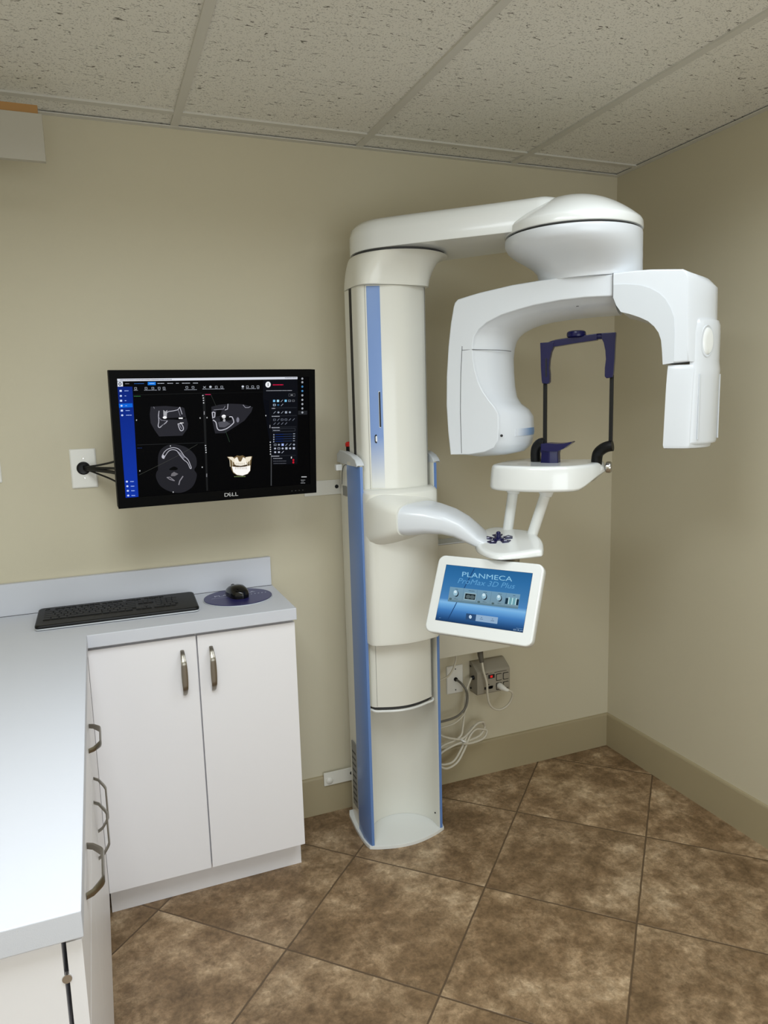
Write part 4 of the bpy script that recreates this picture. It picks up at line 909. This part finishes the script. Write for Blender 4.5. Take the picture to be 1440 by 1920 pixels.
D.dash(990, 1060, 898, 4, (120, 160, 195), 3, .1); D.text('03:18 pm', 1010, 920, 26, (150, 180, 210), 3, 1.1, ang=an); D.dash(138, 158, 786, 5, (100, 140, 180), 3)
D.make('touch_screen', M['touch'], ds)
bm = bmesh.new()
for a_ in ((-AW / 2 - .0006, AW / 2 + .0006, AH / 2, AH / 2 + .0006), (-AW / 2 - .0006, AW / 2 + .0006, -AH / 2 - .0006, -AH / 2), (-AW / 2 - .0006, -AW / 2, -AH / 2, AH / 2), (AW / 2, AW / 2 + .0006, -AH / 2, AH / 2)): box(a_[0], a_[1], -.0004, 0, a_[2], a_[3], bm, Rs)
obj('screen_edge', bm, M['seam'], ds)
obj('display_swivel', tube([g(-.150, -.13, 1.074), g(-.150, -.14, 1.05), Rs @ Vector((0, .03, .06))], .03, 20), M['metal'], xr, sharp=50)

# ------------------------------------------------------------------ things on the wall behind the unit
t = thing('wall_enclosure', 'off-white box mounted on the wall behind the touch display', 'box', (-.74, -.04, .56))
obj('case', box(-.93, -.553, -.088, -.0005, .563, 1.004), M['caseoff'], t, bevel=.002)
obj('lid', box(-.931, -.552, -.0895, -.0005, 1.0048, 1.009), M['trimgrey'], t, bevel=.001)
we = t
t = plate('outlet_plate', -.795, -.722, .375, .491, label='white wall plate with a grey cord, left of the surge protector')
obj('grommet', lathe([(0, 0), (.008, 0), (.008, .006), (.005, .010), (0, .010)], (-.757, -.007, .435), (0, -1, 0), 18), M['black'], t)
for z in (.477, .390): obj('screw', lathe([(0, 0), (.003, 0), (.0025, .001), (0, .001)], (-.757, -.007, z), (0, -1, 0), 12), M['seam'], t)
op_ = t
sp = thing('surge_protector', 'grey metal surge protector box with four outlets on the wall', 'surge protector', (-.61, -.03, .375))
prof = [(0, .374), (-.062, .374), (-.066, .378), (-.066, .466), (-.062, .470), (-.012, .500), (0, .500)]
prof = [(-.0005, .372), (-.060, .374), (-.064, .378), (-.064, .464), (-.058, .472), (-.014, .498), (-.0005, .498)]
obj('case', loft([[(x, y, z) for y, z in prof] for x in (-.690, -.540)]), M['grey'], sp, bevel=.0012)
FYs = -.0645
for x in (-.592, -.560):
    for z in (.398, .436):
        o = obj('outlet', prism([(a_, b_) for a_, b_ in rrect(x - .0125, x + .0125, z - .0145, z + .0145, .003, 2)], 0, .0012, Matrix(((1, 0, 0, 0), (0, 0, -1, FYs), (0, 1, 0, 0), (0, 0, 0, 1)))), M['black'], sp)
        obj('outlet_face', prism([(a_, b_) for a_, b_ in rrect(x - .0105, x + .0120, z - .0115, z + .0125, .003, 2)], .0012, .0022, Matrix(((1, 0, 0, 0), (0, 0, -1, FYs), (0, 1, 0, 0), (0, 0, 0, 1)))), M['grey'], o)
sw = obj('power_switch', box(-.640, -.612, FYs - .002, FYs, .437, .452), M['slot'], sp)
obj('switch_lamp', box(-.632, -.622, FYs - .0028, FYs - .002, .440, .449), M['redlamp'], sw)
bm = bmesh.new()
for x0, x1, z0, z1 in ((-.658, -.620, .394, .404), (-.652, -.640, .390, .396), (-.636, -.622, .393, .405), (-.630, -.618, .400, .404), (-.664, -.640, .4560, .4585), (-.634, -.622, .457, .458), (-.612, -.556, .4575, .459), (-.650, -.646, .408, .412), (-.640, -.636, .410, .414)): box(x0, x1, FYs - .0004, FYs, z0, z1, bm)
obj('printing', bm, M['slot'], sp)
obj('cord_grommet', lathe([(0, 0), (.0085, 0), (.0085, .005), (.006, .012), (0, .012)], (-.690, -.035, .440), (-1, 0, 0), 16), M['black'], sp)
for y, z in ((-.012, .480), (-.012, .388)): obj('foot', lathe([(0, 0), (.004, 0), (.004, .003), (0, .003)], (-.690, y, z), (-1, 0, 0), 10), M['black'], sp)
pc_ = thing('power_cord', 'white power cord looping below the surge protector from its plug', 'power cord', (-.64, -.08, .35))
obj('cord', tube(smoothpath([(-.674, -.075, .516), (-.672, -.083, .480), (-.660, -.087, .43), (-.658, -.088, .385), (-.650, -.088, .345), (-.628, -.088, .318), (-.598, -.088, .309), (-.567, -.090, .322), (-.549, -.094, .352), (-.553, -.100, .378), (-.575, -.098, .392), (-.586, -.09, .395)], 8), .0044, 12), M['cord'], pc_)
obj('plug', tube([(-.591, -.067, .400), (-.590, -.074, .400), (-.587, -.088, .397), (-.578, -.098, .392), (-.570, -.1, .389)], .01, 14, rs=[.0125, .0125, .0115, .0075, .0055]), M['plate'], pc_)
tag(obj('cable_sleeve', tube([(-.672, -.055, .562), (-.675, -.065, .54), (-.674, -.074, .513)], .0115, 16, rs=[.0125, .0115, .0085]), M['braid']), 'dark braided cable sleeve hanging under the wall box above the surge protector', 'cable sleeve')
cord_part(we, [(-.775, -.05, .562), (-.777, -.05, .530), (-.795, -.06, .500), (-.825, -.075, .482), (-.87, -.09, .478)], .0036, M['cord'])
cord_part(op_, [(-.757, -.010, .435), (-.752, -.045, .430), (-.738, -.06, .405), (-.732, -.06, .375), (-.742, -.065, .340), (-.772, -.07, .315), (-.815, -.08, .308), (-.88, -.09, .310)], .0045, M['greycord'])
cord_part(op_, [(-.728, -.03, .392), (-.724, -.04, .360), (-.735, -.055, .325), (-.762, -.065, .298), (-.810, -.08, .285), (-.88, -.09, .285)], .0032, M['cord'])
coil = [(-.700, -.035, .440), (-.712, -.045, .434), (-.728, -.05, .405), (-.735, -.05, .36), (-.742, -.05, .30), (-.752, -.055, .25), (-.762, -.06, .222),
        (-.79, -.06, .205), (-.85, -.065, .195), (-.885, -.07, .165), (-.865, -.075, .128), (-.81, -.075, .125), (-.77, -.07, .165), (-.74, -.065, .215), (-.71, -.06, .245), (-.672, -.055, .252), (-.652, -.055, .235),
        (-.675, -.06, .205), (-.72, -.065, .196), (-.79, -.072, .194), (-.86, -.078, .175), (-.88, -.08, .14), (-.845, -.085, .110), (-.795, -.08, .120), (-.76, -.075, .16), (-.728, -.07, .215), (-.70, -.066, .235), (-.664, -.06, .226), (-.645, -.06, .215), (-.665, -.065, .19), (-.72, -.07, .184), (-.765, -.08, .195)]
cc = obj('power_cord', tube(smoothpath(coil, 7), .0046, 10), M['cord'], sp)
obj('cord_loop', tube(smoothpath([(-.93, -.06, .27), (-.88, -.06, .258), (-.84, -.062, .232), (-.80, -.065, .216), (-.765, -.065, .208), (-.735, -.07, .228), (-.70, -.075, .262), (-.668, -.07, .262), (-.658, -.065, .246)], 7), .0046, 10), M['cord'], cc)
obj('cable_tie', lathe([(.013, -.003), (.015, -.003), (.015, .003), (.013, .003)], (-.758, -.070, .203), (.5, 0, .85), 16), M['plate'], cc)
